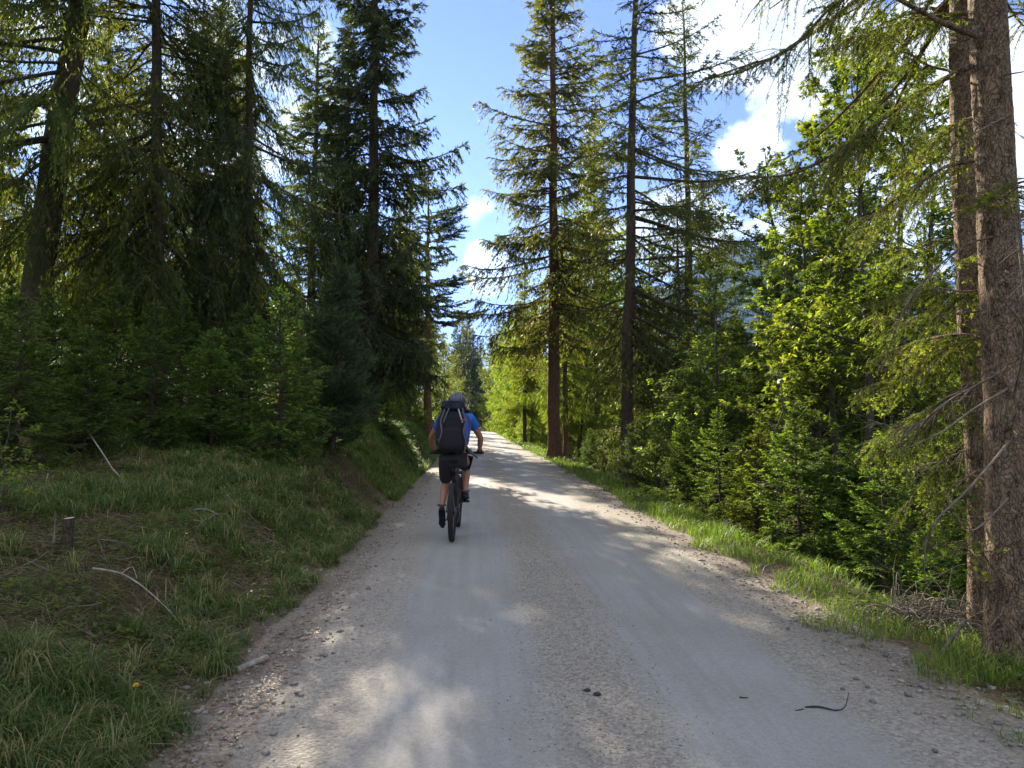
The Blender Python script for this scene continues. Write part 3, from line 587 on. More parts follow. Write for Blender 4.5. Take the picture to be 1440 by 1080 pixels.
# left, farther along the sunlit bank
gm = 'trees on the left past the sunlit bank'
plant_top(K_tall, 560, 33, 270, 'dark spruce filling the gap between the tall dense spruce and the pine', 'spruce tree', gm, rz=5.5)
plant(K_tall2, X(565, 38), 38, 'spruce with thin orange brown trunk left of the orange trunked pine', 'spruce tree', gm, rz=2, sc=.45)
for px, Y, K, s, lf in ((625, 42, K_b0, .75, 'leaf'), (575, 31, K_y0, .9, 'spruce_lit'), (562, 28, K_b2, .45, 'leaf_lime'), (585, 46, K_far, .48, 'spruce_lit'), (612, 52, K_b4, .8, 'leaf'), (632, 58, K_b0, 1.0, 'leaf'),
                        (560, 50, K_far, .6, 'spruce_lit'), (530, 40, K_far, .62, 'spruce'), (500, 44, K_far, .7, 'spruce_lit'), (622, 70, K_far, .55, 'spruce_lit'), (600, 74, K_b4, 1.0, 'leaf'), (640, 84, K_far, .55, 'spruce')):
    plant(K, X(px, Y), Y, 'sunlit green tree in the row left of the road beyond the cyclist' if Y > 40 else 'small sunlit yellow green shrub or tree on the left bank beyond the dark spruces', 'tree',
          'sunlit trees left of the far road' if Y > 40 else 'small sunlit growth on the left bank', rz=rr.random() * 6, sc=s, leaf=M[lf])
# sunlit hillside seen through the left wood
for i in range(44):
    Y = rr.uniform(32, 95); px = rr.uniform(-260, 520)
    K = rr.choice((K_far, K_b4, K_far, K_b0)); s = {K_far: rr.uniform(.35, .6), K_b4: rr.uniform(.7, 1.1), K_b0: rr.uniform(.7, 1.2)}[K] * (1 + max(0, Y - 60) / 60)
    plant(K, X(px, Y), Y, 'yellow green sunlit tree on the hillside glimpsed through the left wood', 'tree', 'sunlit trees on the hillside behind the left wood', rz=rr.random() * 6, sc=s, leaf=M[rr.choice(('spruce_lit', 'leaf_lime', 'leaf'))])  # the lighter leaf materials paint sunlight into these crowns
plant(K_b3, X(12, 5.6), 5.6, 'small lime leaved sapling at the far left edge of the bank', 'sapling', rz=1, sc=.5)
# the dark wall of trees where the road bends away
for i in range(34):
    Y = rr.uniform(150, 215); px = rr.uniform(500, 830)
    plant(K_far, X(px, Y), Y, 'dark blue green spruce in the far wall of forest at the end of the road', 'spruce tree', 'spruces closing the view at the end of the road', rz=rr.random() * 6, sc=rr.uniform(1.2, 1.8))
for px, Y, s in ((660, 118, 1.0), (650, 104, .8), (668, 128, 1.1), (655, 138, 1.2), (676, 152, 1.2), (684, 160, 1.3)):
    plant(K_far, X(px - 12, Y), Y, 'dark shaded spruce beside the far end of the road', 'spruce tree', 'dark spruces at the far end of the road', rz=rr.random() * 6, sc=s, leaf=M['spruce_dark'])

plant_top(K_edge, 484, 25, -20, 'dark full spruce crowding behind the left side of the tall dense spruce', 'spruce tree', g1, rz=0)
plant_top(K_tall, 545, 24, 330, 'short dark spruce under the right side of the tall dense spruce', 'spruce tree', g1, rz=2, leaf=M['spruce_dark'])
# ---- right side
gr = 'tall spruces on the right of the road'
plant(K_tall2, X(779, 27), 27, 'tall spruce with bare reddish brown lower trunk at the right grass verge', 'spruce tree', gr, rz=.5)
plant(K_sparse, X(880, 20), 20, 'tall thin sparse spruce with dark trunk right of the reddish trunk', 'spruce tree', gr, rz=0, szz=1.05, tilt=(0, R_(1.6)))
plant(K_tall, X(738, 44), 44, 'sunlit yellow green spruce with twin grey trunks behind the reddish trunk', 'spruce tree', gr, rz=1, sc=.62, leaf=M['spruce_lit'])
plant(K_med, X(747, 46), 46, 'shorter sunlit yellow green spruce beside the twin grey trunks', 'spruce tree', gr, rz=2, sc=.8, leaf=M['spruce_lit'])
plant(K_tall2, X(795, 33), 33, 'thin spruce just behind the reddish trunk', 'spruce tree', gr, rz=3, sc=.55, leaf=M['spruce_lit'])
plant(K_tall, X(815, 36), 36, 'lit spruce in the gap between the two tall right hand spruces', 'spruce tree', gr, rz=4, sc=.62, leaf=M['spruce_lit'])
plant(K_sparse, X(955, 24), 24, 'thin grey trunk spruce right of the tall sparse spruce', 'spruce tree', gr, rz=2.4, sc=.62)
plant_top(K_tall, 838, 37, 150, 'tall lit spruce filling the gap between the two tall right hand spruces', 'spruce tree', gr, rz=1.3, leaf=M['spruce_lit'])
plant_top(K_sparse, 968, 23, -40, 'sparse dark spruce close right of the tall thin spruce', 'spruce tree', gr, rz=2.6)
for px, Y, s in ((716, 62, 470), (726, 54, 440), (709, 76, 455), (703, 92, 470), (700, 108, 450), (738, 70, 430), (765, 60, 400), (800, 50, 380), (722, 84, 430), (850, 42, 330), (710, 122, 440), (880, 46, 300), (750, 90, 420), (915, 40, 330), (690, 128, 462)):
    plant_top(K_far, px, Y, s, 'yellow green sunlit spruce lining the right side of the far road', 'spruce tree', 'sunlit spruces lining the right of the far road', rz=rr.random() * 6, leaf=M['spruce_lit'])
# broadleaves and spruces down the right slope
gb = 'broadleaf trees on the right slope'
plant(K_b2, X(880, 15.2), 15.2, 'dense little green bush at the foot of the sparse spruce', 'bush', gb, rz=1, sc=.42)
plant(K_b2, X(925, 14.5), 14.5, 'yellowish leafy bush right of the sparse spruce foot', 'bush', gb, rz=2, sc=.6, leaf=M['leaf_lime'])
plant(K_b2, X(1000, 14), 14, 'broad dark green leafy bush mass in the right middle', 'bush', gb, rz=3, sc=1.35)
plant(K_b1, X(985, 16.5), 16.5, 'tall green leafy tree rising behind the broad dark bush', 'tree', gb, rz=3, sc=1.0)
plant(K_b3, X(1092, 9.2), 9.2, 'maple sapling with bright lime leaves before dark growth on the right', 'sapling', gb, rz=.4, sc=1.15, dz=.35)
plant(K_b1, X(1075, 13), 13, 'twin stemmed maple left of the lime sapling', 'maple tree', gb, rz=4, sc=.95)
plant_top(K_b0, 1205, 13, 75, 'maple whose crown fills the sky between the slender maple and the tallest', 'maple tree', gb, rz=.7)
plant_top(K_b1, 1105, 15, 215, 'maple top standing over the small leaved birch', 'maple tree', gb, rz=1.7)
plant_top(K_b0, 1265, 12, 60, 'tall maple behind the boughs of the near spruces', 'maple tree', gb, rz=3.3)
plant_top(K_b0, 1168, 10.5, 140, 'slender maple left of the tallest maple on the right', 'maple tree', gb, rz=5)
plant_top(K_b0, 1228, 9.6, 50, 'tallest maple on the right, its dark leaves against white cloud', 'maple tree', gb, rz=1.2)
plant(K_b1, X(1290, 12.5), 12.5, 'maple behind the lit spruce boughs near the right trunks', 'maple tree', gb, rz=.3, sc=1.1)
plant_top(K_b1, 1125, 11.5, 250, 'maple with thin crown between the lime sapling and the slender maple', 'maple tree', gb, rz=2.2)
plant_top(K_b0, 1310, 14, 120, 'tall maple filling the sky just left of the near trunks', 'maple tree', gb, rz=2.9)
plant_top(K_b4, 1010, 22, 290, 'loose leafed birch rising above the broad bush before the mountain', 'birch tree', gb, rz=3.9)
plant_top(K_b4, 1120, 24, 260, 'birch standing between the mountain and the twin stemmed maple', 'birch tree', gb, rz=4.9)
plant_top(K_far, 1250, 26, 330, 'spruce top just showing behind the tallest maple', 'spruce tree', gb, rz=4.9, leaf=M['spruce_lit'])
plant_top(K_b4, 1065, 17, 330, 'small leaved birch before the blue mountain', 'birch tree', gb, rz=.9)
plant_top(K_b4, 1180, 19, 300, 'small leaved birch behind the two tallest maples', 'birch tree', gb, rz=1.9)
plant(K_tall2, X(1160, 15), 15, 'reddish spruce trunk rising behind the maples on the right', 'spruce tree', gr, rz=.3, sc=.36, szz=1.1, leaf=M['spruce_lit'])
und = 'undergrowth on the right slope'
for px, Y, K, s, lf in ((905, 17, K_y0, .8, 'young'), (960, 13, K_y0, .7, 'young'), (1010, 10.8, K_y1, .55, 'young'), (1065, 10, K_y0, .7, 'spruce_lit'), (1120, 8.6, K_y1, .6, 'young'), (1140, 11.5, K_b2, .8, 'leaf'),
                        (1195, 8.6, K_y0, .75, 'young'), (1235, 7.3, K_y1, .55, 'young'), (1300, 8, K_b2, .7, 'leaf_lime'), (1340, 9.5, K_b2, .9, 'leaf'), (1190, 12, K_b2, 1, 'leaf'), (1440, 9, K_b2, 1, 'leaf'),
                        (1260, 10, K_y1, .9, 'young'), (1100, 14, K_b2, 1, 'leaf_lime'), (1030, 17, K_b2, 1.2, 'leaf'), (950, 19, K_b2, .8, 'leaf'), (850, 24, K_b2, .5, 'leaf_lime'), (830, 26, K_y0, .7, 'young'), (1400, 12, K_y1, 1.2, 'young'), (1310, 6.4, K_y0, .42, 'young'), (1380, 7.2, K_y0, .6, 'young')):
    plant(K, X(px, Y), Y, 'low young spruce in the right undergrowth' if K in (K_y0, K_y1) else 'leafy shrub in the right undergrowth', 'young spruce' if K in (K_y0, K_y1) else 'shrub', und + (' (spruces)' if K in (K_y0, K_y1) else ' (shrubs)'), rz=rr.random() * 6, sc=s, leaf=M[lf])
for i in range(60):
    Y = rr.uniform(17, 75); px = rr.uniform(880, 1650); x = X(px, Y)
    if x < 5: continue
    K = rr.choice((K_far, K_b4, K_b0, K_b1, K_far)); zt = ground_z(x, Y)
    hmax = 1.5 + (590 - rr.uniform(430, 520)) / 1000 * Y - zt; Hk = {K_far: 16, K_b4: 9, K_b0: 7.5, K_b1: 6}[K]
    sp_ = K is K_far
    plant(K, x, Y, 'spruce down the right slope behind the bushes' if sp_ else 'leafy tree down the right slope behind the bushes', 'spruce tree' if sp_ else 'tree',
          'spruces down the right slope' if sp_ else 'leafy trees down the right slope', rz=rr.random() * 6, sc=max(.35, min(1.5, hmax / Hk)), leaf=M[rr.choice(('spruce', 'spruce_lit') if sp_ else ('leaf', 'leaf', 'leaf_lime'))])

# ---- the two near trunks at the right, each with its limbs and boughs
def sprays(cr, tr, line, r0, g, seclen=.35, n=40, hang=.5, fresh=.5, needle=.02, start=.15, wood=True, density=1.0, bare=False):
    """one bough along a line: side twigs, small twigs, single needles"""
    Pl = path(line, 24); tubes(tr, Pl, np.linspace(r0, .003, 24), 6, rough=.08, rng=g)
    ln = np.linalg.norm(np.diff(Pl, axis=0), axis=1).sum()
    s = start + (1 - start) * g.random(n); q = lambda s: np.stack([np.interp(s * 23, np.arange(24), Pl[:, k]) for k in range(3)], -1)
    b = q(s); f = nrm(q(np.minimum(s + .03, 1)) - q(s - .03)); sv = nrm(np.cross(f, [0, 0, 1.0])) * np.where(g.random(n) < .5, -1, 1)[:, None]
    a = np.radians(g.uniform(35, 70, n))[:, None]; d = nrm(f * np.cos(a) + sv * np.sin(a) + g.normal(size=(n, 3)) * .12); l = (seclen * (1.15 - s * .8) * g.uniform(.4, 1.2, n))
    hg = hang * g.uniform(.4, 1.4, n); t = np.linspace(0, 1, 6)
    ev = lambda i, t: b[i] + d[i] * (l[i] * t)[:, None] - np.stack([0 * t, 0 * t, hg[i] * l[i] * t ** 1.6], -1)
    Pq = ev(np.repeat(np.arange(n), 6), np.tile(t, n)).reshape(-1, 6, 3); tubes(tr, Pq, (.004 * (1 - t * .7))[None] * np.ones((n, 1)), 4)
    if bare:
        m2 = np.maximum(2, (l / .08).astype(int)); i = np.repeat(np.arange(n), m2); tt = g.random(len(i)); p = ev(i, tt); dd = nrm(d[i] + g.normal(size=(len(i), 3)) * .6)
        L3 = g.uniform(.04, .16, len(i)); u = np.linspace(0, 1, 3); tubes(tr, p[:, None] + dd[:, None] * (L3[:, None] * u)[..., None], (.0018 * (1 - u * .6))[None] * np.ones((len(i), 1)), 3); return
    m2 = np.maximum(2, (l / .035 * density).astype(int)); i = np.repeat(np.arange(n), m2); t2 = .1 + .9 * g.random(len(i)); p2 = ev(i, t2); f2 = nrm(ev(i, t2 + .04) - ev(i, t2 - .04))
    lat = nrm(np.cross(f2, [0, 0, 1.0])) * np.where(g.random(len(i)) < .5, -1, 1)[:, None]; a = np.radians(g.uniform(15, 60, len(i)))[:, None]
    d2 = nrm(f2 * np.cos(a) + lat * np.sin(a) + g.normal(size=f2.shape) * .15 + np.array([0, 0, -.25]) * hang); l2 = g.uniform(.04, .11, len(i)) * (1.2 - t2 * .5)
    u = np.linspace(0, 1, 3); tubes(tr, p2[:, None] + d2[:, None] * (l2[:, None] * u)[..., None], (.0016 * (1 - u * .5))[None] * np.ones((len(i), 1)), 3)
    k = 26; j = np.repeat(np.arange(len(i)), k); t3 = g.random(len(j)); p3 = p2[j] + d2[j] * (l2[j] * t3)[:, None]
    d3 = nrm(d2[j] * .9 + g.normal(size=(len(j), 3)) * .6); tn = np.clip(fresh * ((t3 > .55) * (t2[j] > .5) * g.uniform(.4, 1.6, len(i))[j] + .15 * g.random(len(j))), 0, 1)
    diamonds(cr, p3, d3, needle * g.uniform(.7, 1.25, len(j)), needle * .22, perp(d3, g), tn)
def near_tree(name, label, px, pyb, Y, r0, Htot, seed, tilt=(0, 0), boughs=(), dead=(), bareb=(), mat=None):
    g = np.random.default_rng(seed); x = at(px, pyb, Y).x; z0 = ground_z(x, Y) - .1
    root = thing('spruce_tree', label, 'spruce tree', (x, Y, z0), 0, 'two big near trunks at the right')
    O = np.array([x, Y, z0]); tr, cr = Soup(), Soup()
    zz = np.concatenate([np.linspace(0, 5.2, 300), np.linspace(5.3, Htot, 30)]); m = len(zz); k = 72; th = np.linspace(0, 6.283, k, endpoint=False)
    cxl = np.stack([tilt[0] * zz + .02 * np.sin(zz * 1.1 + seed), tilt[1] * zz, zz], -1)
    rad = r0 * (1 - zz / Htot) ** .75 * (1 + .5 * np.exp(-zz / .22))
    TH, ZZ = np.meshgrid(th, zz)
    bumps = 1 + .09 * fbm(np.cos(TH) * 1.2 + 9 + seed, ZZ * 1.6 + np.sin(TH) * 1.2, 3) + .05 * fbm(TH * 4 + 40, ZZ * 7, 3) + .07 * np.abs(fbm(TH * 7.6 + 90, ZZ * 17, 3)) + .12 * np.exp(-ZZ / .25) * np.cos(TH * 4 + seed)
    RR = rad[:, None] * bumps
    V = np.stack([cxl[:, 0:1] + RR * np.cos(TH), cxl[:, 1:2] + RR * np.sin(TH), ZZ], -1); idx = np.arange(m * k).reshape(m, k); nx = np.roll(idx, -1, 1)
    tr.add(V, np.stack([idx[:-1], nx[:-1], nx[1:], idx[1:]], -1))
    stub = tr; n = 34; zs = g.uniform(.3, 4.2, n); a = g.random(n) * 6.283; ls = g.uniform(.05, .28, n)
    b0 = np.stack([np.interp(zs, zz, cxl[:, 0]) + np.interp(zs, zz, rad) * .8 * np.cos(a), np.interp(zs, zz, cxl[:, 1]) + np.interp(zs, zz, rad) * .8 * np.sin(a), zs], -1)
    t = np.linspace(0, 1, 4); dd = np.stack([np.cos(a), np.sin(a), g.uniform(-.5, .4, n)], -1)
    tubes(stub, b0[:, None] + dd[:, None] * (ls[:, None] * t)[..., None], (.008 * (1 - t * .6))[None] * g.uniform(.5, 1.2, (n, 1)), 5)
    rel = lambda pts: [np.array(at(*p)) - O for p in pts]
    for line, r, n, seclen, hang, fresh in boughs: sprays(cr, tr, rel(line), r, g, seclen, n, hang, fresh)  # besides new shoots, fresh paints sunlight into the needles of lit boughs
    for line, r in dead: d_ = Soup(); tubes(d_, path(rel(line), 24), np.linspace(r, .002, 24), 6, rough=.12, rng=g); d_.build('dead_branch', M['twig'], root, smooth=True)
    for line, r, n, sl in bareb: d_ = Soup(); sprays(cr, d_, rel(line), r, g, sl, n, .4, bare=True); d_.build('dead_branch', M['twig'], root, smooth=True)
    # the crown above the frame
    t2, c2 = spruce_geo(seed, Htot, 4.9, 2.6, spacing=.5, per=6, tuft=(.035, .007), sec=.10, step=.0085, hang=.7, r0=.05, sec_wood=True)
    for A, B in ((t2, tr), (c2, cr)):
        for V_, F_, T_ in zip(A.V, A.F, A.T): pass
    cr.n = cr.n; base = cr.n
    for V_, F_, T_ in zip(c2.V, c2.F, c2.T): cr.V.append(V_); cr.F.append(F_ + base); cr.T.append(T_); cr.Mi.append(np.zeros(len(F_), np.int32))
    cr.n += c2.n
    base = tr.n - len(t2.V[0])
    for V_, F_, T_ in list(zip(t2.V, t2.F, t2.T))[1:]: tr.V.append(V_); tr.F.append(F_ + base); tr.T.append(T_); tr.Mi.append(np.zeros(len(F_), np.int32))
    tr.n += t2.n - len(t2.V[0])
    tr.build('trunk', M['bark_near'], root, smooth=True); cr.build('crown', M['near_needle'], root)
    return root
M['near_needle'] = leafmat('near_spruce_needles', (.065, .10, .022), (.24, .32, .05), .5, (2.0, 1.9, .6))
near_tree('spruce', 'biggest near spruce trunk at the right edge, lichen flecked with dead twigs', 1426, 985, 4.5, .135, 15, 31, (0, 0), boughs=(
    # (px, py, distance) along the bough
    (((1405, 75, 4.5), (1330, 110, 4.6), (1262, 152, 4.8), (1190, 205, 5.0), (1120, 243, 5.3), (1060, 250, 5.5), (985, 258, 5.8)), .022, 90, .55, .75, .1),
    (((1400, 60, 4.5), (1320, 30, 4.4), (1230, -15, 4.4), (1170, 10, 4.5), (1110, 70, 4.7), (1040, 95, 5.0), (975, 118, 5.2)), .018, 70, .42, .8, .1),
    (((1400, 225, 4.5), (1330, 235, 4.7), (1260, 280, 4.9), (1190, 330, 5.1)), .012, 26, .4, .9, .4),
    (((1400, 275, 4.4), (1380, 290, 4.2), (1420, 265, 4.0), (1450, 250, 3.8)), .008, 26, .28, .3, .5),
    (((1410, 400, 4.5), (1360, 410, 4.8), (1300, 405, 5.1), (1235, 425, 5.4)), .012, 60, .42, .8, .9),
    (((1405, 20, 4.5), (1330, 20, 4.9), (1240, 40, 5.3), (1180, 60, 5.6)), .012, 40, .5, 1.0, .5),
    (((1410, 480, 4.5), (1350, 470, 5.0), (1290, 480, 5.5), (1240, 500, 5.9)), .012, 70, .45, .8, 1.0),
    (((1405, 150, 4.5), (1340, 180, 5.0), (1290, 230, 5.6), (1250, 290, 6.0)), .010, 50, .45, .9, .7),
    (((1415, 830, 4.45), (1390, 790, 4.1), (1370, 765, 4.0), (1345, 775, 3.95)), .005, 16, .13, .2, .9),
), dead=(
    (((1420, 545, 4.4), (1370, 575, 4.3), (1320, 610, 4.2), (1250, 640, 4.2)), .009),
    (((1420, 620, 4.4), (1395, 650, 4.1), (1360, 690, 4.0), (1310, 740, 4.0), (1300, 790, 4.0), (1305, 830, 4.0)), .009),
    (((1418, 700, 4.4), (1370, 745, 4.1), (1340, 720, 4.1)), .007),
    (((1425, 560, 4.35), (1440, 470, 4.0), (1410, 420, 3.9), (1390, 380, 3.9)), .008),
    (((1422, 160, 4.4), (1375, 185, 4.2), (1330, 215, 4.3), (1300, 300, 4.4)), .006),
), bareb=(
    (((1412, 330, 4.4), (1350, 350, 4.5), (1280, 420, 4.6), (1240, 520, 4.8)), .008, 26, .3),
    (((1415, 520, 4.4), (1340, 560, 4.6), (1280, 600, 4.8), (1220, 590, 5.0)), .008, 30, .3),
    (((1418, 250, 4.4), (1430, 330, 4.0), (1440, 420, 3.8)), .006, 16, .25),
))
near_tree('spruce', 'slimmer near spruce trunk just behind the biggest trunk, sunlit on its left side', 1388, 905, 5.4, .125, 16, 32, (-.004, .0), boughs=(
    (((1375, 455, 5.4), (1330, 480, 5.6), (1280, 520, 5.9), (1215, 545, 6.1)), .012, 70, .45, .7, .9),
    (((1375, 530, 5.4), (1340, 560, 5.2), (1290, 610, 5.3), (1225, 640, 5.5)), .012, 70, .42, .7, .9),
    (((1378, 600, 5.4), (1340, 640, 5.7), (1300, 680, 5.8), (1265, 720, 5.9)), .010, 50, .36, .7, .8),
    (((1370, 105, 5.4), (1300, 90, 5.6), (1250, 50, 5.8), (1200, 60, 6.0)), .012, 45, .5, 1.1, .5),
    (((1372, 200, 5.4), (1320, 250, 5.8), (1260, 290, 6.3), (1200, 310, 6.6)), .014, 55, .5, 1.0, .5),
    (((1375, 330, 5.4), (1330, 335, 5.7), (1280, 350, 6.0), (1230, 335, 6.4)), .012, 45, .45, 1.0, .6),
    (((1375, 400, 5.4), (1330, 430, 6.0), (1275, 450, 6.5), (1230, 440, 6.9)), .012, 70, .5, .8, 1.0),
    (((1375, 560, 5.4), (1325, 570, 6.1), (1270, 600, 6.7), (1225, 620, 7.2)), .012, 70, .5, .8, 1.0),
    (((1378, 660, 5.4), (1350, 680, 5.0), (1320, 730, 4.9), (1300, 770, 4.9)), .008, 40, .3, .5, .9),
    (((1368, 60, 5.4), (1310, 10, 5.8), (1270, 40, 6.2), (1230, 110, 6.5)), .010, 50, .5, 1.2, .7),
    (((1375, 360, 5.4), (1400, 350, 5.0), (1440, 300, 4.8)), .008, 30, .3, .5, .6),
), dead=(
    (((1385, 800, 5.3), (1350, 770, 5.0), (1330, 850, 4.9)), .008),
    (((1380, 350, 5.3), (1350, 380, 5.1), (1350, 430, 5.1), (1345, 500, 5.1)), .006),
), bareb=(
    (((1378, 620, 5.4), (1320, 650, 5.5), (1250, 660, 5.7)), .007, 26, .3),
))

# tell the repeats of the smaller groups apart
def px_of(o): return 720 + o.location.x / o.location.y * FPX
def number(group, base, key, words, extra=None):
    L_ = sorted([o for o in COL.objects if o.parent is None and o.get('group') == group], key=key)
    for i, o in enumerate(L_):
        o['label'] = base + ', ' + (words[i] if i < len(words) else 'farthest')
LEFT = ['leftmost of all'] + [w + ' from the left' for w in ('second', 'third', 'fourth', 'fifth', 'sixth', 'seventh', 'eighth', 'ninth', 'tenth', 'eleventh', 'twelfth', 'thirteenth')]
NEAR = ['nearest of all'] + [w + ' nearest' for w in ('second', 'third', 'fourth', 'fifth', 'sixth', 'seventh', 'eighth', 'ninth', 'tenth', 'eleventh', 'twelfth', 'thirteenth', 'fourteenth', 'fifteenth')]
far_ = lambda o: o.location.y
number('spruces back in the left wood', 'dark spruce standing back in the left wood', px_of, LEFT)
number('young spruces in the second row of the left thicket', 'young spruce in the dark second row of the left thicket', px_of, LEFT)
number('sunlit spruces lining the right of the far road', 'yellow green sunlit spruce lining the right of the far road', far_, NEAR)
number('sunlit trees left of the far road', 'sunlit green tree in the row left of the far road', far_, NEAR)
number('small sunlit growth on the left bank', 'small sunlit growth on the left bank beyond the dark spruces', far_, NEAR)
number('dark spruces at the far end of the road', 'dark shaded spruce at the far end of the road', far_, NEAR)
number('undergrowth on the right slope (spruces)', 'low young spruce in the right undergrowth', px_of, LEFT)
number('undergrowth on the right slope (shrubs)', 'leafy shrub in the right undergrowth', px_of, LEFT)
# ---------------------------------------------------------------- grass and litter (nobody could count these)
def blades(g, x, y, hgt, wid, tint, s, mi=0, lean=.5):
    n = len(x); z = H(x, y) - .01; a = g.random(n) * 6.283; d = np.stack([np.cos(a), np.sin(a), 0 * a], -1); sd = np.stack([-np.sin(a), np.cos(a), 0 * a], -1)
    l = lean * g.uniform(.3, 1.5, n); P0 = np.stack([x, y, z], -1); up = np.array([0, 0, 1.0])
    h = hgt[:, None]; w = wid[:, None] * .5; le = l[:, None]
    P1 = P0 + up * h * .55 + d * h * le * .25; P2 = P0 + up * h * (1 - .25 * le) + d * h * le * .95
    V = np.stack([P0 - sd * w, P0 + sd * w, P1 + sd * w * .85, P1 - sd * w * .85, P2 + sd * w * .12, P2 - sd * w * .12], 1)
    i = np.arange(n)[:, None] * 6; F = np.concatenate([i + [0, 1, 2, 3], i + [3, 2, 4, 5]], 1).reshape(-1, 4)
    s.add(V, F, np.repeat(tint, 6), mi)
g = np.random.default_rng(77)
def scatter(n, side, ymin, ymax, tmax, k=1.0, tmin=0.0):
    y = np.exp(g.uniform(math.log(ymin), math.log(ymax), n)) if k else g.uniform(ymin, ymax, n); t = tmin + (tmax - tmin) * g.random(n) ** 1.15
    return road_x(y) + side * (ROADH + t), y, t
def baref(x, y, t):
    return -.35 * np.exp(-((y - 2.6) / 1.3) ** 2) + vn(x * .8 + 5, y * .55 + 9) + .5 * vn(x * 2.3, y * 2.3) + .55 * np.exp(-((t - 3.0) / .9) ** 2 - ((y - 8.2) / 1.9) ** 2) + .4 * np.exp(-((t - 1.6) / .35) ** 2 - ((y - 6) / .9) ** 2) + .3 * np.exp(-((t - 2.6) / .5) ** 2 - ((y - 5.4) / .8) ** 2)
gs = Soup()
n = 300000; x, y, t = scatter(n, -1, 1.3, 46, 6.5, tmin=-.1)
clump = vn(x * 3.1, y * 3.1) + .6 * vn(x * 9, y * 9); bare = baref(x, y, t)
keep = (clump > -.20 - .2 * (t < .5)) & (g.random(n) < np.clip(1.15 - 5 * np.clip(bare - .02, 0, 1) - .10 * np.clip(t - 3, 0, 5), .04, 1)) & (t > .0 + .25 * vn(y * 2, 4) )
x, y, t, clump, bare = [v[keep] for v in (x, y, t, clump, bare)]
hg = (.05 + .20 * np.clip(clump + .35, 0, 1) ** 1.3) * g.uniform(.5, 1.5, len(x)) * np.where(t < .5, .7, 1)
straw = np.clip((g.random(len(x)) < .16 + .5 * np.clip(bare + .1, 0, 1)) * g.uniform(.5, 1.2, len(x)) + .1 * g.random(len(x)), 0, 1)

# tussocks: blades spreading from a common root
nt = 9500; cx_, cy_, ct = scatter(nt, -1, 1.3, 30, 6.2, tmin=.08); kk = (g.random(nt) < np.clip(1 - 4.5 * np.clip(baref(cx_, cy_, ct) - .02, 0, 1), .03, 1)) & (g.random(nt) < 1.2 - .12 * ct); cx_, cy_ = cx_[kk], cy_[kk]; nt = len(cx_)
kb = 44; ii = np.repeat(np.arange(nt), kb); szt = g.uniform(.5, 1.35, nt)[ii]; aa = g.random(len(ii)) * 6.283; rr_ = np.abs(g.normal(size=len(ii))) * .022 * szt
tx, ty = cx_[ii] + rr_ * np.cos(aa), cy_[ii] + rr_ * np.sin(aa); tz = H(tx, ty) - .01; d = np.stack([np.cos(aa), np.sin(aa), 0 * aa], -1); sd = np.stack([-np.sin(aa), np.cos(aa), 0 * aa], -1)
Lb = .17 * szt * g.uniform(.5, 1.4, len(ii)); out = g.uniform(.25, 1.1, len(ii))[:, None]; up = np.array([0, 0, 1.0]); w = (np.clip(.0022 + .0004 * ty, .0022, .012) * g.uniform(.6, 1.5, len(ii)))[:, None] * .5; Lb_ = Lb[:, None]
P0 = np.stack([tx, ty, tz], -1); P1 = P0 + up * Lb_ * .5 + d * Lb_ * out * .3; P2 = P0 + up * Lb_ * (.78 - .3 * out) + d * Lb_ * out * .75; P3 = P0 + up * Lb_ * (.75 - .62 * out) + d * Lb_ * out * 1.15
V = np.stack([P0 - sd * w, P0 + sd * w, P1 + sd * w, P1 - sd * w, P2 + sd * w * .7, P2 - sd * w * .7, P3 + sd * w * .1, P3 - sd * w * .1], 1); i8 = np.arange(len(ii))[:, None] * 8
strw = (g.random(nt) ** 2.2 * np.where(cy_ > 16, .3, 1))[ii]; strw = np.clip((g.random(len(ii)) < .12 + .6 * strw) * g.uniform(.5, 1.1, len(ii)) + .12 * g.random(len(ii)), 0, 1)
gs.add(V, np.concatenate([i8 + [0, 1, 2, 3], i8 + [3, 2, 4, 5], i8 + [5, 4, 6, 7]], 1).reshape(-1, 4), np.repeat(strw, 8))
# matted dead blades lying on the bare patches
nm = 26000; mx_, my_, mt = scatter(nm, -1, 1.5, 22, 6, tmin=.2); kk = baref(mx_, my_, mt) > .02; mx_, my_ = mx_[kk], my_[kk]; nm = len(mx_)
aa = g.random(nm) * 6.283; Lm = g.uniform(.05, .2, nm); tt = np.linspace(-.5, .5, 4); bw = g.normal(size=nm) * .3
Xq = mx_[:, None] + np.cos(aa)[:, None] * Lm[:, None] * tt - np.sin(aa)[:, None] * (bw * Lm)[:, None] * tt ** 2; Yq = my_[:, None] + np.sin(aa)[:, None] * Lm[:, None] * tt + np.cos(aa)[:, None] * (bw * Lm)[:, None] * tt ** 2; Zq = H(Xq, Yq) + .01 + .03 * g.random((nm, 1)) + .05 * g.random((nm, 1)) * (.5 - tt ** 2 * 2) 
tubes(gs, np.stack([Xq, Yq, Zq], -1), (.0014 * (1 - 1.4 * np.abs(tt)))[None] * np.ones((nm, 1)), 3, tint=.9)
straw = straw * np.where(y > 16, .35, 1); blades(g, x, y, hg * .8, np.clip(.0024 + .00045 * y, .003, .02) * g.uniform(.6, 2.0, len(x)), straw, gs, lean=.9)
tag(gs.build('grass', M['grass']), 'shaggy green grass mixed with pale dry straw on the left bank', 'grass', kind='stuff')
M['verge'] = leafmat('verge_grass_blades', (.085, .155, .026), (.24, .25, .08), .45, (1.3, 1.5, .5))
gv = Soup(); n = 70000; x, y, t = scatter(n, 1, 1.5, 90, 1.7, tmin=-.35)
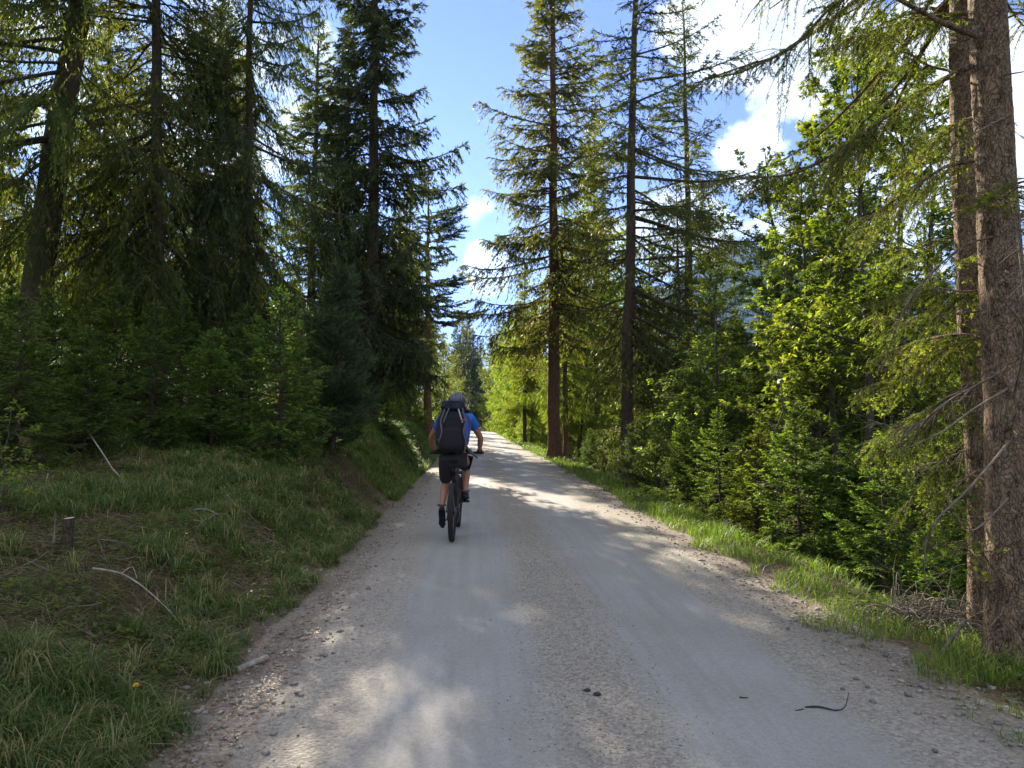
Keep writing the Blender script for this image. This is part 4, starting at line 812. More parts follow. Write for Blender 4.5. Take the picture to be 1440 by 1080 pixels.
keep = (vn(x * 4, y * 4) + .6 * vn(x * 11, y * 11) + .5 * vn(x * 1.3, y * .9) > -.26 + .14 * (y < 7)) & (t > .02 + .35 * vn(y * 1.2, 7) - .1 * (y > 8) - .28 * (y < 5.5)) & (g.random(n) < 1.2 - t * .5); x, y, t = x[keep], y[keep], t[keep]
blades(g, x, y, (.05 + .15 * (vn(x * 3, y * 3) + .5) * np.clip((y + 2) / 9, .5, 1)) * g.uniform(.5, 1.5, len(x)), np.clip(.003 + .0005 * y, .003, .03) * g.uniform(.7, 1.4, len(x)), np.clip(g.random(len(x)) ** 3, 0, 1), gv, lean=.7)
x, y, t = scatter(26000, -1, 13, 95, 3.2); blades(g, x, y, g.uniform(.08, .28, len(x)), .004 + .0005 * y, g.random(len(x)) ** 2 * .5, gv, lean=.7)
tag(gv.build('verge_grass', M['verge']), 'bright green grass along the road edges', 'grass', kind='stuff')
# small herbs
hb = Soup()
for side, n, tm in ((1, 6500, 1.9), (-1, 16000, 6)):
    x, y, t = scatter(n, side, 1.6, 22, tm, tmin=.25); keep = vn(x * 2.2 + 4, y * 2.2) > -.02; x, y = x[keep], y[keep]
    k = 5; X_ = np.repeat(x, k) + g.normal(size=len(x) * k) * .025; Y_ = np.repeat(y, k) + g.normal(size=len(x) * k) * .025; Z_ = H(X_, Y_) + g.uniform(.02, .10, len(X_))
    P = np.stack([X_, Y_, Z_], -1); a = g.random(len(X_)) * 6.28; d = nrm(np.stack([np.cos(a), np.sin(a), g.normal(size=len(a)) * .3], -1)); up_ = nrm(np.array([0, 0, 1]) + g.normal(size=d.shape) * .3)
    diamonds(hb, P, d, g.uniform(.018, .06, len(a)), g.uniform(.010, .034, len(a)), nrm(np.cross(d, up_)), g.random(len(a)) * .35)
tag(hb.build('herbs', M['leaf']), 'small round leaved herbs growing in the grass on both sides', 'ground cover', kind='stuff')
# brown litter, fallen needles and leaves
M['litter'] = leafmat('fallen_leaves', (.11, .05, .028), (.26, .20, .14), .1, (1, .9, .7))
lt = Soup()
for side, n, tm, t0 in ((-1, 30000, 6, -.15), (1, 16000, 3, -.1), (-1, 12000, .45, -.3), (1, 12000, .7, -.35)):
    x, y, t = scatter(n, side, 1.4, 30, tm, tmin=t0); keep = (vn(x * 1.7, y * 1.7) > -.12); x, y = x[keep], y[keep]
    u = x - road_x(y); zr = np.where(np.abs(u) < 2.06, road_surface(u, y) + road_z(y), H(x, y))
    P = np.stack([x, y, np.maximum(zr, H(x, y)) + .006 + .015 * g.random(len(x))], -1); a = g.random(len(x)) * 6.28; d = nrm(np.stack([np.cos(a), np.sin(a), g.normal(size=len(a)) * .25], -1))
    diamonds(lt, P, d, g.uniform(.012, .04, len(a)), g.uniform(.003, .014, len(a)), perp(d), g.random(len(a)) ** 2)
tag(lt.build('leaf_litter', M['litter']), 'reddish brown fallen leaves and needles along the road edges', 'litter', kind='stuff')
# small dead twigs scattered on the bank and the forest edge
tw = Soup(); n = 900; x, y, t = scatter(n, -1, 2, 14, 6, tmin=.4); x2, y2, t2 = scatter(500, 1, 2.5, 14, 3.5, tmin=.5); x = np.concatenate([x, x2]); y = np.concatenate([y, y2]); n = len(x)
a = g.random(n) * 6.28; L_ = g.uniform(.05, .35, n); tt = np.linspace(-.5, .5, 5); wv = g.normal(size=(n, 5)) * .02
Xq = x[:, None] + np.cos(a)[:, None] * L_[:, None] * tt + wv; Yq = y[:, None] + np.sin(a)[:, None] * L_[:, None] * tt - wv; Zq = H(Xq, Yq) + .03 + g.random((n, 1)) * .04 + L_[:, None] * tt * g.normal(size=(n, 1)) * .25
tubes(tw, np.stack([Xq, Yq, Zq], -1), (.0022 * (1 - np.abs(tt)))[None] * g.uniform(.5, 1.8, (n, 1)), 4)
tag(tw.build('fallen_twigs', principled('brown_grey_twigs', (.12, .09, .07), .9, noise=(3, (.26, .22, .19)))), 'small dead twigs strewn through the grass on both banks', 'twigs', kind='stuff')
# loose stones
def stones(n, name, label, ucen, uw, y0, y1, smin, smax, mat):
    s = Soup(); y = np.exp(g.uniform(math.log(y0), math.log(y1), n)); u = ucen(n, y) + g.normal(size=n) * uw; x = road_x(y) + u
    z = np.where(np.abs(u) < 2.06, road_surface(u, y) + road_z(y), H(x, y)); r = smin * (smax / smin) ** (g.random(n) ** 2.2)
    base = np.array([[-1, -1, -1], [1, -1, -1], [1, 1, -1], [-1, 1, -1], [-1, -1, 1], [1, -1, 1], [1, 1, 1], [-1, 1, 1]], float) * .58
    V = base[None] * (1 + .3 * g.normal(size=(n, 8, 3))) * r[:, None, None] * g.uniform(.6, 1.2, (n, 1, 3)) * np.array([1, 1, .6]); a = g.random(n) * 6.28; c, s_ = np.cos(a)[:, None], np.sin(a)[:, None]
    V = np.stack([V[..., 0] * c - V[..., 1] * s_, V[..., 0] * s_ + V[..., 1] * c, V[..., 2]], -1) + np.stack([x, y, z + r * .25], -1)[:, None]
    Fq = np.array([[0, 3, 2, 1], [4, 5, 6, 7], [0, 1, 5, 4], [1, 2, 6, 5], [2, 3, 7, 6], [3, 0, 4, 7]]); F = (np.arange(n)[:, None, None] * 8 + Fq[None]).reshape(-1, 4)
    s.add(V, F, np.repeat(g.random(n), 8)); tag(s.build(name, mat), label, 'gravel', kind='stuff')
def stonemat():
    m, N, L = newmat('loose_stone'); o = N.new('ShaderNodeOutputMaterial'); p = N.new('ShaderNodeBsdfPrincipled'); L.new(p.outputs[0], o.inputs[0]); p.inputs['Roughness'].default_value = .9
    a = N.new('ShaderNodeAttribute'); a.attribute_name = 'tint'; r = N.new('ShaderNodeValToRGB'); e = r.color_ramp.elements; e[0].color = (.13, .125, .12, 1); e[1].color = (.34, .32, .28, 1); L.new(a.outputs['Fac'], r.inputs['Fac']); L.new(r.outputs[0], p.inputs['Base Color']); return m
M['stone'] = stonemat()
stones(9000, 'edge_gravel', 'loose pale stones scattered along both margins of the road', lambda n, y: np.where(g.random(n) < .5, -1, 1) * 1.95, .22, 1.6, 20, .004, .026, M['stone'])
stones(9000, 'centre_gravel', 'fine loose gravel on the crown of the road between the wheel tracks', lambda n, y: np.zeros(n), .22, 1.8, 12, .002, .008, M['stone'])

# ---------------------------------------------------------------- single small things on the ground
def gp(px, py):                                  # the ground point seen there
    d = ray(px, py); a, b = .5, 60.0
    for s_ in np.geomspace(.8, 80, 1600):
        p = EYE + d * s_
        if p.z <= ground_z(p.x, p.y): return p
    return p
def rot_log(p, q, r, name, label, cat, seed=0, mats=None, taper=.9):
    g_ = np.random.default_rng(seed); root = thing(name, label, cat, tuple((Vector(p) + Vector(q)) / 2)); c = (np.array(p) + np.array(q)) / 2
    s = Soup(); m = 14; L_ = path([np.array(p) - c, (np.array(q) - np.array(p)) * .02 + g_.normal(size=3) * r * .2, np.array(q) - c], m); rad = np.full(m, r) * np.linspace(1, taper, m); tubes(s, L_, rad * (1 + .06 * g_.normal(size=m)), 14, rough=.04, rng=g_)
    s.build('bark', M['deadwood'], root, smooth=True)
    for k, e in ((0, L_[0] - (L_[1] - L_[0]) * .03), (1, L_[-1] + (L_[-1] - L_[-2]) * .03)):
        s = Soup(); dd = nrm((L_[1] - L_[0])[None]) * (1 if k == 0 else 1); tubes(s, np.array([e, e + dd[0] * .004 * (1 if k == 0 else -1)]), np.array([.0005, rad[0 if k == 0 else -1] * .96]), 14); s.build('cut_end', M['cutwood'], root)
    return root
M['cutwood'] = principled('cut_wood_end', (.34, .28, .20), .85, noise=(60, (.48, .42, .33)), bump=(90, .5))
a_, b_ = gp(333, 948), gp(376, 930); a_.z += .02; b_.z += .025
rot_log(a_, b_, .022, 'small_log', 'short pale broken log lying at the left road edge', 'log', 1)
# stump on the bank with a thin dead stake beside it
def stump(px, py, w, h, label, seed, name='tree_stump'):
    g_ = np.random.default_rng(seed); p = gp(px, py); root = thing(name, label, 'stump', tuple(p)); s = Soup(); m, k = 14, 20
    zz = np.linspace(-.08, h, m); th = np.linspace(0, 6.283, k, endpoint=False); TH, Z = np.meshgrid(th, zz)
    RR = w * (1 + .35 * np.exp(-np.clip(Z, 0, 9) / .05)) * (1 + .10 * fbm(np.cos(TH) * 2 + seed, Z * 9 + np.sin(TH) * 2, 3)); lx = Z * .08
    top = np.where(Z >= h - 1e-6, .012 * np.sin(TH + 1) * w / .06, 0)
    idx = np.arange(m * k).reshape(m, k); nx = np.roll(idx, -1, 1); s.add(np.stack([lx + RR * np.cos(TH), RR * np.sin(TH), Z + top * .5], -1), np.stack([idx[:-1], nx[:-1], nx[1:], idx[1:]], -1)); s.build('bark', M['bark'], root, smooth=True)
    s = Soup(); r2 = np.array([0.0005, .5, .97])[:, None] * RR[-1][None]; V = np.stack([h * .08 + r2 * np.cos(th), r2 * np.sin(th), np.array([.002, .003, .0])[:, None] + h + top[-1] * .5 * np.array([.1, .5, 1])[:, None]], -1); idx = np.arange(3 * k).reshape(3, k); nx = np.roll(idx, -1, 1)
    s.add(V, np.stack([idx[:-1], nx[:-1], nx[1:], idx[1:]], -1)); s.build('cut_top', M['cutwood'], root); return p
stump(92, 778, .036, .25, 'dark sawn stump with pale top standing in the left bank grass', 2)
stump(604, 600, .22, .35, 'broad old stump on the sunlit left bank beyond the cyclist', 4)
def stick(name, label, cat, lines, rs, mat, seed=3, lift=.02):
    g_ = np.random.default_rng(seed); pts = [[gp(a, b) + Vector((0, 0, c)) for a, b, c in ln] for ln in lines]; o0 = pts[0][0]; s = Soup()
    for ln, r in zip(pts, rs): tubes(s, path([np.array(p) - np.array(o0) for p in ln], 22), np.linspace(r, r * .3, 22), 6, rough=.12, rng=g_)
    o = s.build(name, mat, smooth=True); o.location = o0; return tag(o, label, cat)
stick('dead_stake', 'thin upright dead stick beside the sawn stump', 'stick', [((74, 778, 0), (76, 775, .12), (77, 775, .27))], [.014], M['twig'])
stick('dead_branch', 'bare white forked branch lying on the bank under the young spruces', 'branch', [((122, 640, .30), (145, 665, .2), (158, 675, .12), (172, 690, .1), (176, 708, .02)), ((158, 675, .12), (180, 690, .05), (190, 700, .02)), ((170, 640, .1), (178, 622, .12), (182, 600, .3))], [.010, .007, .007], M['deadwood'])
stick('dead_branch', 'long thin pale branch lying down the lower left bank', 'branch', [((130, 812, .06), (170, 828, .10), (205, 848, .09), (242, 878, .07)), ((170, 828, .1), (185, 822, .12), (192, 834, .1))], [.008, .005], M['deadwood'])
stick('dead_branch', 'broken grey branches heaped on the bare patch of the left bank', 'branch', [((270, 722, .03), (290, 728, .08), (315, 735, .05)), ((285, 745, .03), (300, 738, .09), (318, 728, .04)), ((262, 735, .02), (280, 742, .06), (296, 748, .03))], [.010, .008, .008], M['deadwood'])
stick('dead_branch', 'short thick grey branch piece on the upper left bank near the thicket', 'branch', [((318, 704, .04), (328, 714, .05), (338, 722, .03))], [.03], M['deadwood'])
stick('dead_branch', 'thin reddish twig slanting over the middle of the left bank', 'branch', [((140, 778, .1), (170, 782, .10), (210, 790, .06))], [.006], M['twig'])
stick('fallen_twig', 'curved dark twig lying on the right side of the road', 'twig', [((1132, 996, .004), (1150, 997, .012), (1175, 1002, .012), (1188, 1000, .02), (1194, 988, .05)), ((1130, 998, .004), (1120, 1000, .004), (1118, 999, .004))], [.006, .003], M['darktwig'] if 'darktwig' in M else principled('dark_twig', (.035, .028, .022), .9))
stick('fallen_twig', 'short dark stick left of the curved twig on the road', 'twig', [((1040, 982, .004), (1046, 983, .006), (1052, 982, .004))], [.006], principled('dark_stick', (.03, .025, .02), .9))
stick('fallen_twig', 'thin brown twig at the left road edge above the small log', 'twig', [((408, 901, .006), (425, 896, .008), (442, 892, .006))], [.006], M['twig'])
p = gp(1316, 924); s_ = Soup(); tubes(s_, path([(0, 0, -.03), (.13, .06, .08), (.27, .12, .2)], 16), np.linspace(.016, .011, 16), 8, rough=.1, rng=g); o = s_.build('leaning_pole', M['twig'], smooth=True); o.location = p; tag(o, 'grey dead pole leaning near the foot of the right hand trunks', 'pole')
stick('fallen_branch', 'long grey branch lying level behind the right hand trunks', 'branch', [((1275, 888, .12), (1278, 888, .14), (1350, 888, .16))], [.012], M['deadwood'])
for px, py, r, lab in ((826, 972, .014, 'small dark stone on the road, left of a pair'), (840, 978, .017, 'small dark stone on the road, right of a pair')):
    p = gp(px, py); bm = bmesh.new(); bmesh.ops.create_icosphere(bm, subdivisions=3, radius=1)
    for v in bm.verts: v.co *= 1 + .35 * float(vn(v.co.x * 2 + px, v.co.y * 2 + v.co.z * 3))
    me = bpy.data.meshes.new('road_stone'); bm.to_mesh(me); bm.free(); me.materials.append(principled('dark_stone', (.045, .045, .05), .8, bump=(6, .6))); o = bpy.data.objects.new('road_stone', me); COL.objects.link(o)
    for f in me.polygons: f.use_smooth = True
    o.location = p + Vector((0, 0, r * .45)); o.scale = (r * 1.3, r, r * .65); tag(o, lab, 'stone')
# tangle of dead brush at the right
def brush():
    p = gp(1285, 890); root = Soup(); g_ = np.random.default_rng(8); n = 260; a = g_.random(n) * 6.28; L_ = g_.uniform(.2, .75, n); t = np.linspace(0, 1, 8); e = g_.uniform(.1, 1.3, n)
    d = np.stack([np.cos(a) * np.cos(e), np.sin(a) * np.cos(e), np.sin(e)], -1); b = g_.normal(size=(n, 3)) * np.array([.16, .16, .06]); b[:, 2] = np.abs(b[:, 2]); w = g_.normal(size=(n, 3)) * .25
    P = b[:, None] + d[:, None] * (L_[:, None] * t)[..., None] + w[:, None] * (L_[:, None] * t ** 2)[..., None] - np.array([0, 0, 1])[None, None] * (L_[:, None] * .8 * t ** 2)[..., None]
    tubes(root, P, (.0035 * (1 - t * .7))[None] * g_.uniform(.5, 1.8, (n, 1)), 4); o = root.build('dead_brush', M['twig']); o.location = p + Vector((.22, .25, 0)); tag(o, 'tangled heap of thin dead brushwood left of the near trunks', 'brushwood')
brush()
# dandelions
def flower(px, pyb, pyt, label, closed=False):
    p = gp(px, pyb); root = thing('dandelion', label, 'flower', tuple(p), 0, 'dandelions in the left grass'); h = max(.05, (pyb - pyt) / 1000 * p.y); s = Soup()
    top = np.array([.02, 0, h]); tubes(s, path([(0, 0, -.02), (.004, 0, h * .5), top], 10), np.linspace(.0028, .0022, 10), 6); s.build('stem', principled('flower_stem', (.12, .20, .05), .6), root)
    g_ = np.random.default_rng(px); s = Soup(); n = 90; a = g_.random(n) * 6.28; e = g_.uniform(.1, 1.4, n); d = np.stack([np.cos(a) * np.cos(e), np.sin(a) * np.cos(e), np.sin(e)], -1); P = np.tile(top, (n, 1)); diamonds(s, P, d, .016, .005, perp(d, g_), 0)
    s.build('flower_head', principled('yellow_petals', (.75, .52, .02), .6), root)
flower(183, 1040, 968, 'tall yellow dandelion on a long stem in the lower left grass')
flower(178, 1040, 1026, 'low yellow dandelion at the foot of the tall one')
# ---------------------------------------------------------------- the mountain bike and its rider
black = principled('black_rubber', (.016, .016, .017), .75, bump=(120, .4)); dark = principled('black_anodised_metal', (.02, .02, .022), .4, .3)
steel = principled('grey_steel', (.32, .32, .33), .35, .9); framem = principled('matt_black_frame', (.018, .019, .022), .45)
BX, BY = X(636.5, 8.75), 8.75
bike = thing('bicycle', 'black mountain bike ridden away along the left wheel track', 'bicycle', (BX, BY, ground_z(BX, BY) + .002), .012)
def torus(s, c, Rr, r, n=64, k=10, ax=0, knob=0, mi=0, rz=None):
    a = np.linspace(0, 2 * math.pi, n, endpoint=False); b = np.linspace(0, 2 * math.pi, k, endpoint=False); A, B = np.meshgrid(a, b, indexing='ij')
    rr = r * np.ones_like(A)
    if knob: rr = rr + knob * ((np.arange(n) % 2)[:, None] * (np.cos(B) > .2))
    rad = Rr + rr * np.cos(B); w = rr * np.sin(B) * (1.05 if rz is None else rz)
    V = np.stack([w, rad * np.cos(A), rad * np.sin(A)], -1) + np.array(c); idx = np.arange(n * k).reshape(n, k); i2 = np.roll(idx, -1, 0); j = lambda q: np.roll(q, -1, 1)
    s.add(V, np.stack([idx, j(idx), j(i2), i2], -1), 0, mi)
def cyl(s, p, q, r, k=14, r2=None, caps=True):
    p, q = np.array(p, float), np.array(q, float); r2 = r if r2 is None else r2; d = (q - p)
    tubes(s, np.array([p, p + d * .001, q - d * .001, q]), np.array([r * .02, r, r2, r2 * .02]), k)
def wheel(y, hub_r, cass):
    w = thing_part('wheel', bike, (0, y, .352))
    s = Soup(); torus(s, (0, 0, 0), .325, .0285, 120, 12, knob=.0045); s.build('tyre', black, w, smooth=True)
    s = Soup(); torus(s, (0, 0, 0), .296, .012, 64, 8, rz=1.2); s.build('rim', dark, w, smooth=True)
    s = Soup(); n = 28; P = []
    for i in range(n):
        a = i / n * 2 * math.pi; sd = .03 if i % 2 else -.03; b = a + (.45 if (i // 2) % 2 else -.45); P.append([(sd, .022 * math.cos(b), .022 * math.sin(b)), (0, .29 * math.cos(a), .29 * math.sin(a))])
    tubes(s, np.array(P), np.full((n, 2), .0012), 4); s.build('spokes', steel, w)
    s = Soup(); cyl(s, (-.06, 0, 0), (.06, 0, 0), hub_r); cyl(s, (-.034, 0, 0), (-.028, 0, 0), .03); cyl(s, (.028, 0, 0), (.034, 0, 0), .03); s.build('hub', dark, w, smooth=True)
    s = Soup(); torus(s, (-.045, 0, 0), .082, .008, 48, 6, rz=.12)
    for k in range(6): cyl(s, (-.045, .02 * math.cos(k), .02 * math.sin(k)), (-.045, .078 * math.cos(k * 1.047 + .3), .078 * math.sin(k * 1.047 + .3)), .003, 6)
    s.build('brake_disc', steel, w)
    if cass:
        s = Soup()
        for k in range(9): torus(s, (.032 + k * .0028, 0, 0), .058 - k * .0048, .006, 36, 6, knob=.002, rz=.12)
        s.build('cassette', steel, w)
def thing_part(name, parent, loc):
    o = bpy.data.objects.new(name, None); COL.objects.link(o); o.parent = parent; o.location = loc; o.empty_display_size = .05; return o
wheel(0, .018, True); wheel(1.18, .016, False)
BB = (0, .44, .315)
s = Soup()
def ft(*pts, r=.016, r2=None, k=14): tubes(s, path(pts, 14), np.linspace(r, r2 or r, 14), k)
ft((0, .34, .80), (0, .42, .50), BB, r=.018, r2=.022); ft((0, .96, .80), (0, .70, .62), (0, .50, .34), r=.028, r2=.034); ft((0, .95, .86), (0, .62, .80), (0, .35, .77), r=.020, r2=.018); ft((0, .93, .92), (0, .96, .78), r=.026)
for sx in (-1, 1):
    ft((sx * .036, .44, .32), (sx * .062, .25, .33), (sx * .07, 0, .352), r=.013, r2=.010); ft((sx * .02, .36, .70), (sx * .055, .18, .54), (sx * .07, 0, .352), r=.010, r2=.008)
ft((-.05, .30, .62), (.05, .30, .62), r=.010)
s.build('frame', framem, bike, smooth=True)
s = Soup(); s2 = Soup()
for a_, b_ in (((-.055, .44, .33), (.055, .44, .33)),): cyl(s2, a_, b_, .062, 22)
cyl(s2, (0, .42, .42), (0, .50, .36), .05, 14); s2.build('motor_housing', dark, bike, smooth=True)
s = Soup()
for sx in (-1, 1): cyl(s, (sx * .066, .99, .74), (sx * .066, 1.10, .46), .018, 12); cyl(s, (sx * .066, 1.09, .50), (sx * .066, 1.185, .352), .022, 12)
cyl(s, (-.08, .985, .76), (.08, .985, .76), .02, 12); cyl(s, (0, .985, .76), (0, .925, .96), .018, 12); s.build('fork', dark, bike, smooth=True)
s = Soup(); cyl(s, (0, .35, .76), (0, .275, .935), .0145, 14); s.build('seat_post', dark, bike, smooth=True)
def saddle():
    n, k = 18, 14; t = np.linspace(0, 1, n); w = np.interp(t, [0, .15, .35, .6, 1], [.055, .07, .055, .025, .012]); zz = np.interp(t, [0, .3, .7, 1], [.012, .0, .004, -.004]); th = np.linspace(0, 6.283, k, endpoint=False)
    V = np.stack([w[:, None] * np.cos(th), np.repeat((t * .27)[:, None], k, 1), zz[:, None] + np.where(np.sin(th) > 0, .022, .034) * np.sin(th) * np.interp(t, [0, .08, 1], [.3, 1, .7])[:, None]], -1); s = Soup(); idx = np.arange(n * k).reshape(n, k); nx = np.roll(idx, -1, 1)
    s.add(V, np.stack([idx[:-1], idx[1:], nx[1:], nx[:-1]], -1)); o = s.build('saddle', black, bike, smooth=True); o.location = (0, .13, .955); o.rotation_euler = (-.03, 0, 0)
saddle()
s = Soup(); cyl(s, (0, .925, .96), (0, .87, 1.0), .016); s.build('stem', dark, bike, smooth=True)
s = Soup(); tubes(s, path([(-.36, .80, 1.035), (-.2, .84, 1.03), (-.06, .87, 1.005), (.06, .87, 1.005), (.2, .84, 1.03), (.36, .80, 1.035)], 30), np.full(30, .011), 10); hb_ = s.build('handlebar', dark, bike, smooth=True)
for sx in (-1, 1):
    s = Soup(); cyl(s, (sx * .36, .80, 1.035), (sx * .24, .83, 1.032), .0165, 12); s.build('grip', black, hb_, smooth=True)
    s = Soup(); tubes(s, path([(sx * .215, .84, 1.03), (sx * .25, .885, 1.005), (sx * .32, .875, .995)], 10), np.full(10, .005), 6); s.build('brake_lever', steel, hb_, smooth=True)
s = Soup()
for sx in (-1, 1): tubes(s, path([(sx * .21, .85, 1.02), (sx * .12, 1.0, 1.04), (sx * .03, 1.0, .90), (sx * .02, .94, .80)], 16), np.full(16, .003), 5)
tubes(s, path([(.01, .9, .8), (.03, .6, .66), (.03, .45, .45), (.07, .2, .36), (.075, .02, .3)], 20), np.full(20, .003), 5); s.build('cables', black, bike, smooth=True)
CA = math.asin(.105 / .17); PL = (-.135, BB[1] - .17 * math.cos(CA), BB[2] - .105); PR = (.135, BB[1] + .17 * math.cos(CA), BB[2] + .105)
for sx, P in ((-1, PL), (1, PR)):
    s = Soup(); cyl(s, (sx * .075, BB[1], BB[2]), (sx * .085, P[1], P[2]), .014, 10, .010); ca = s.build('crank_arm', dark, bike, smooth=True)
    s = Soup()
    for yy in (-.045, .045): cyl(s, (sx * .095, P[1] + yy, P[2]), (sx * .185, P[1] + yy, P[2]), .007, 8)
    for xx in (.1, .14, .18): cyl(s, (sx * xx, P[1] - .045, P[2]), (sx * xx, P[1] + .045, P[2]), .007, 8)
    s.build('pedal', dark, ca, smooth=True)
s = Soup(); torus(s, (.062, BB[1], BB[2]), .072, .006, 64, 6, knob=.003, rz=.2)
for k in range(4): a_ = k * 1.571 + .4; cyl(s, (.062, BB[1], BB[2]), (.062, BB[1] + .07 * math.cos(a_), BB[2] + .07 * math.sin(a_)), .006, 6)
s.build('chainring', steel, bike)
s = Soup(); tubes(s, np.array([(.062, BB[1], BB[2] + .076), (.045, 0, .352 + .05)]), np.full(2, .004), 5); tubes(s, path([(.062, BB[1], BB[2] - .076), (.05, .09, .20), (.045, .03, .24), (.045, .02, .30)], 12), np.full(12, .004), 5); s.build('chain', steel, bike)
s = Soup(); cyl(s, (.06, .0, .31), (.05, .05, .21), .012, 8); torus(s, (.05, .055, .20), .018, .005, 16, 6, rz=.5); torus(s, (.05, .025, .27), .018, .005, 16, 6, rz=.5); s.build('rear_derailleur', dark, bike, smooth=True)

# --- rider
def skinned(name, verts, edges, mat, parent, sub=2, root=0):
    """verts: (x, y, z, rx[, ry])"""
    me = bpy.data.meshes.new(name); me.from_pydata([v[:3] for v in verts], edges, []); o = bpy.data.objects.new(name, me); COL.objects.link(o)
    sk = o.modifiers.new('s', 'SKIN'); sk.use_smooth_shade = True
    if not me.skin_vertices: bpy.context.view_layer.update()
    for i, v in enumerate(verts): sv = me.skin_vertices[0].data[i]; sv.radius = (v[3], v[4] if len(v) > 4 else v[3]); sv.use_root = (i == root)
    ss = o.modifiers.new('u', 'SUBSURF'); ss.levels = sub; ss.render_levels = sub
    dg = bpy.context.evaluated_depsgraph_get(); m2 = bpy.data.meshes.new_from_object(o.evaluated_get(dg)); m2.name = name; bpy.data.objects.remove(o)
    for p in m2.polygons: p.use_smooth = True
    m2.materials.clear(); m2.materials.append(mat); o2 = bpy.data.objects.new(name, m2); COL.objects.link(o2); o2.parent = parent; return o2
def chain(*segs):
    """segs: lists of verts; first vert of later lists may be an int index of an existing vert"""
    V, E = [], []
    for sg in segs:
        prev = None
        for v in sg:
            if isinstance(v, int): prev = v; continue
            V.append(v)
            if prev is not None: E.append((prev, len(V) - 1))
            prev = len(V) - 1
    return V, E
skin = principled('tanned_skin', (.33, .16, .10), .55, noise=(14, (.38, .19, .12)))
shirt = principled('blue_sports_shirt', (.01, .13, .55), .75, bump=(40, .4)); shorts_m = principled('dark_grey_shorts', (.032, .030, .036), .9, bump=(30, .6))
shoe_m = principled('black_cycling_shoe', (.012, .012, .014), .6, bump=(50, .3)); glove_m = principled('black_glove', (.014, .014, .016), .8)
rider = thing('person', 'cyclist seen from behind in blue shirt, grey shorts and helmet, riding the mountain bike', 'person', bike.location, .012)
HL, HR = (-.305, .825, 1.06), (.305, .825, 1.06)
EL, ER = (-.335, .67, 1.235), (.325, .67, 1.235)
SL, SR = (-.175, .50, 1.475), (.195, .50, 1.485)
KL, KR = (-.125, .56, .665), (.135, .67, .85)
AL, AR = (-.145, .20, .365), (.135, .46, .515)
hipL, hipR = (-.095, .255, 1.0), (.095, .255, 1.0)
v0 = [(0, .24, 1.03, .135, .12), (0, .31, 1.17, .125, .10), (0, .40, 1.33, .145, .105), (0, .475, 1.46, .13, .09), (0, .53, 1.545, .058), (0, .565, 1.60, .056), (0, .59, 1.66, .082, .095), (0, .60, 1.715, .072, .085)]
armv = lambda Sx, Ex, Hx, i: [3, (*Sx, .062), (*[lerp(Sx[k], Ex[k], .5) for k in range(3)], .050), (*Ex, .040), (*[lerp(Ex[k], Hx[k], .4) for k in range(3)], .041), (*[lerp(Ex[k], Hx[k], .9) for k in range(3)], .027), (*Hx, .03, .022)]
legv = lambda Hp, K, A, T: [0, (*Hp, .095), (*[lerp(Hp[k], K[k], .5) for k in range(3)], .082), (*K, .055), (*[lerp(K[k], A[k], .30) + (-.025 if k == 1 else 0) for k in range(3)], .058), (*[lerp(K[k], A[k], .75) for k in range(3)], .037), (*A, .036), (*T, .034, .028)]
V, E = chain(v0, armv(SL, EL, HL, 0), armv(SR, ER, HR, 0), legv(hipL, KL, AL, (-.145, .31, .235)), legv(hipR, KR, AR, (.135, .60, .455)))
body = skinned('body', V, E, skin, rider)
def mid(a, b, t): return tuple(lerp(a[k], b[k], t) for k in range(3))
V, E = chain([(0, .235, 1.05, .155, .14), (0, .31, 1.18, .155, .125), (0, .40, 1.33, .172, .125), (0, .475, 1.46, .155, .108), (0, .52, 1.515, .085, .075)],
             [3, (*SL, .080), (*mid(SL, EL, .30), .074), (*mid(SL, EL, .52), .070)], [3, (*SR, .080), (*mid(SR, ER, .30), .074), (*mid(SR, ER, .52), .070)])
skinned('shirt', V, E, shirt, rider)
V, E = chain([(0, .25, 1.06, .165, .15), (0, .25, .985, .165, .14)], [1, (*mid(hipL, KL, .12), .112), (*mid(hipL, KL, .5), .102), (*mid(hipL, KL, .98), .084)], [1, (*mid(hipR, KR, .12), .112), (*mid(hipR, KR, .5), .104), (*mid(hipR, KR, .88), .088)])
skinned('shorts', V, E, shorts_m, rider)
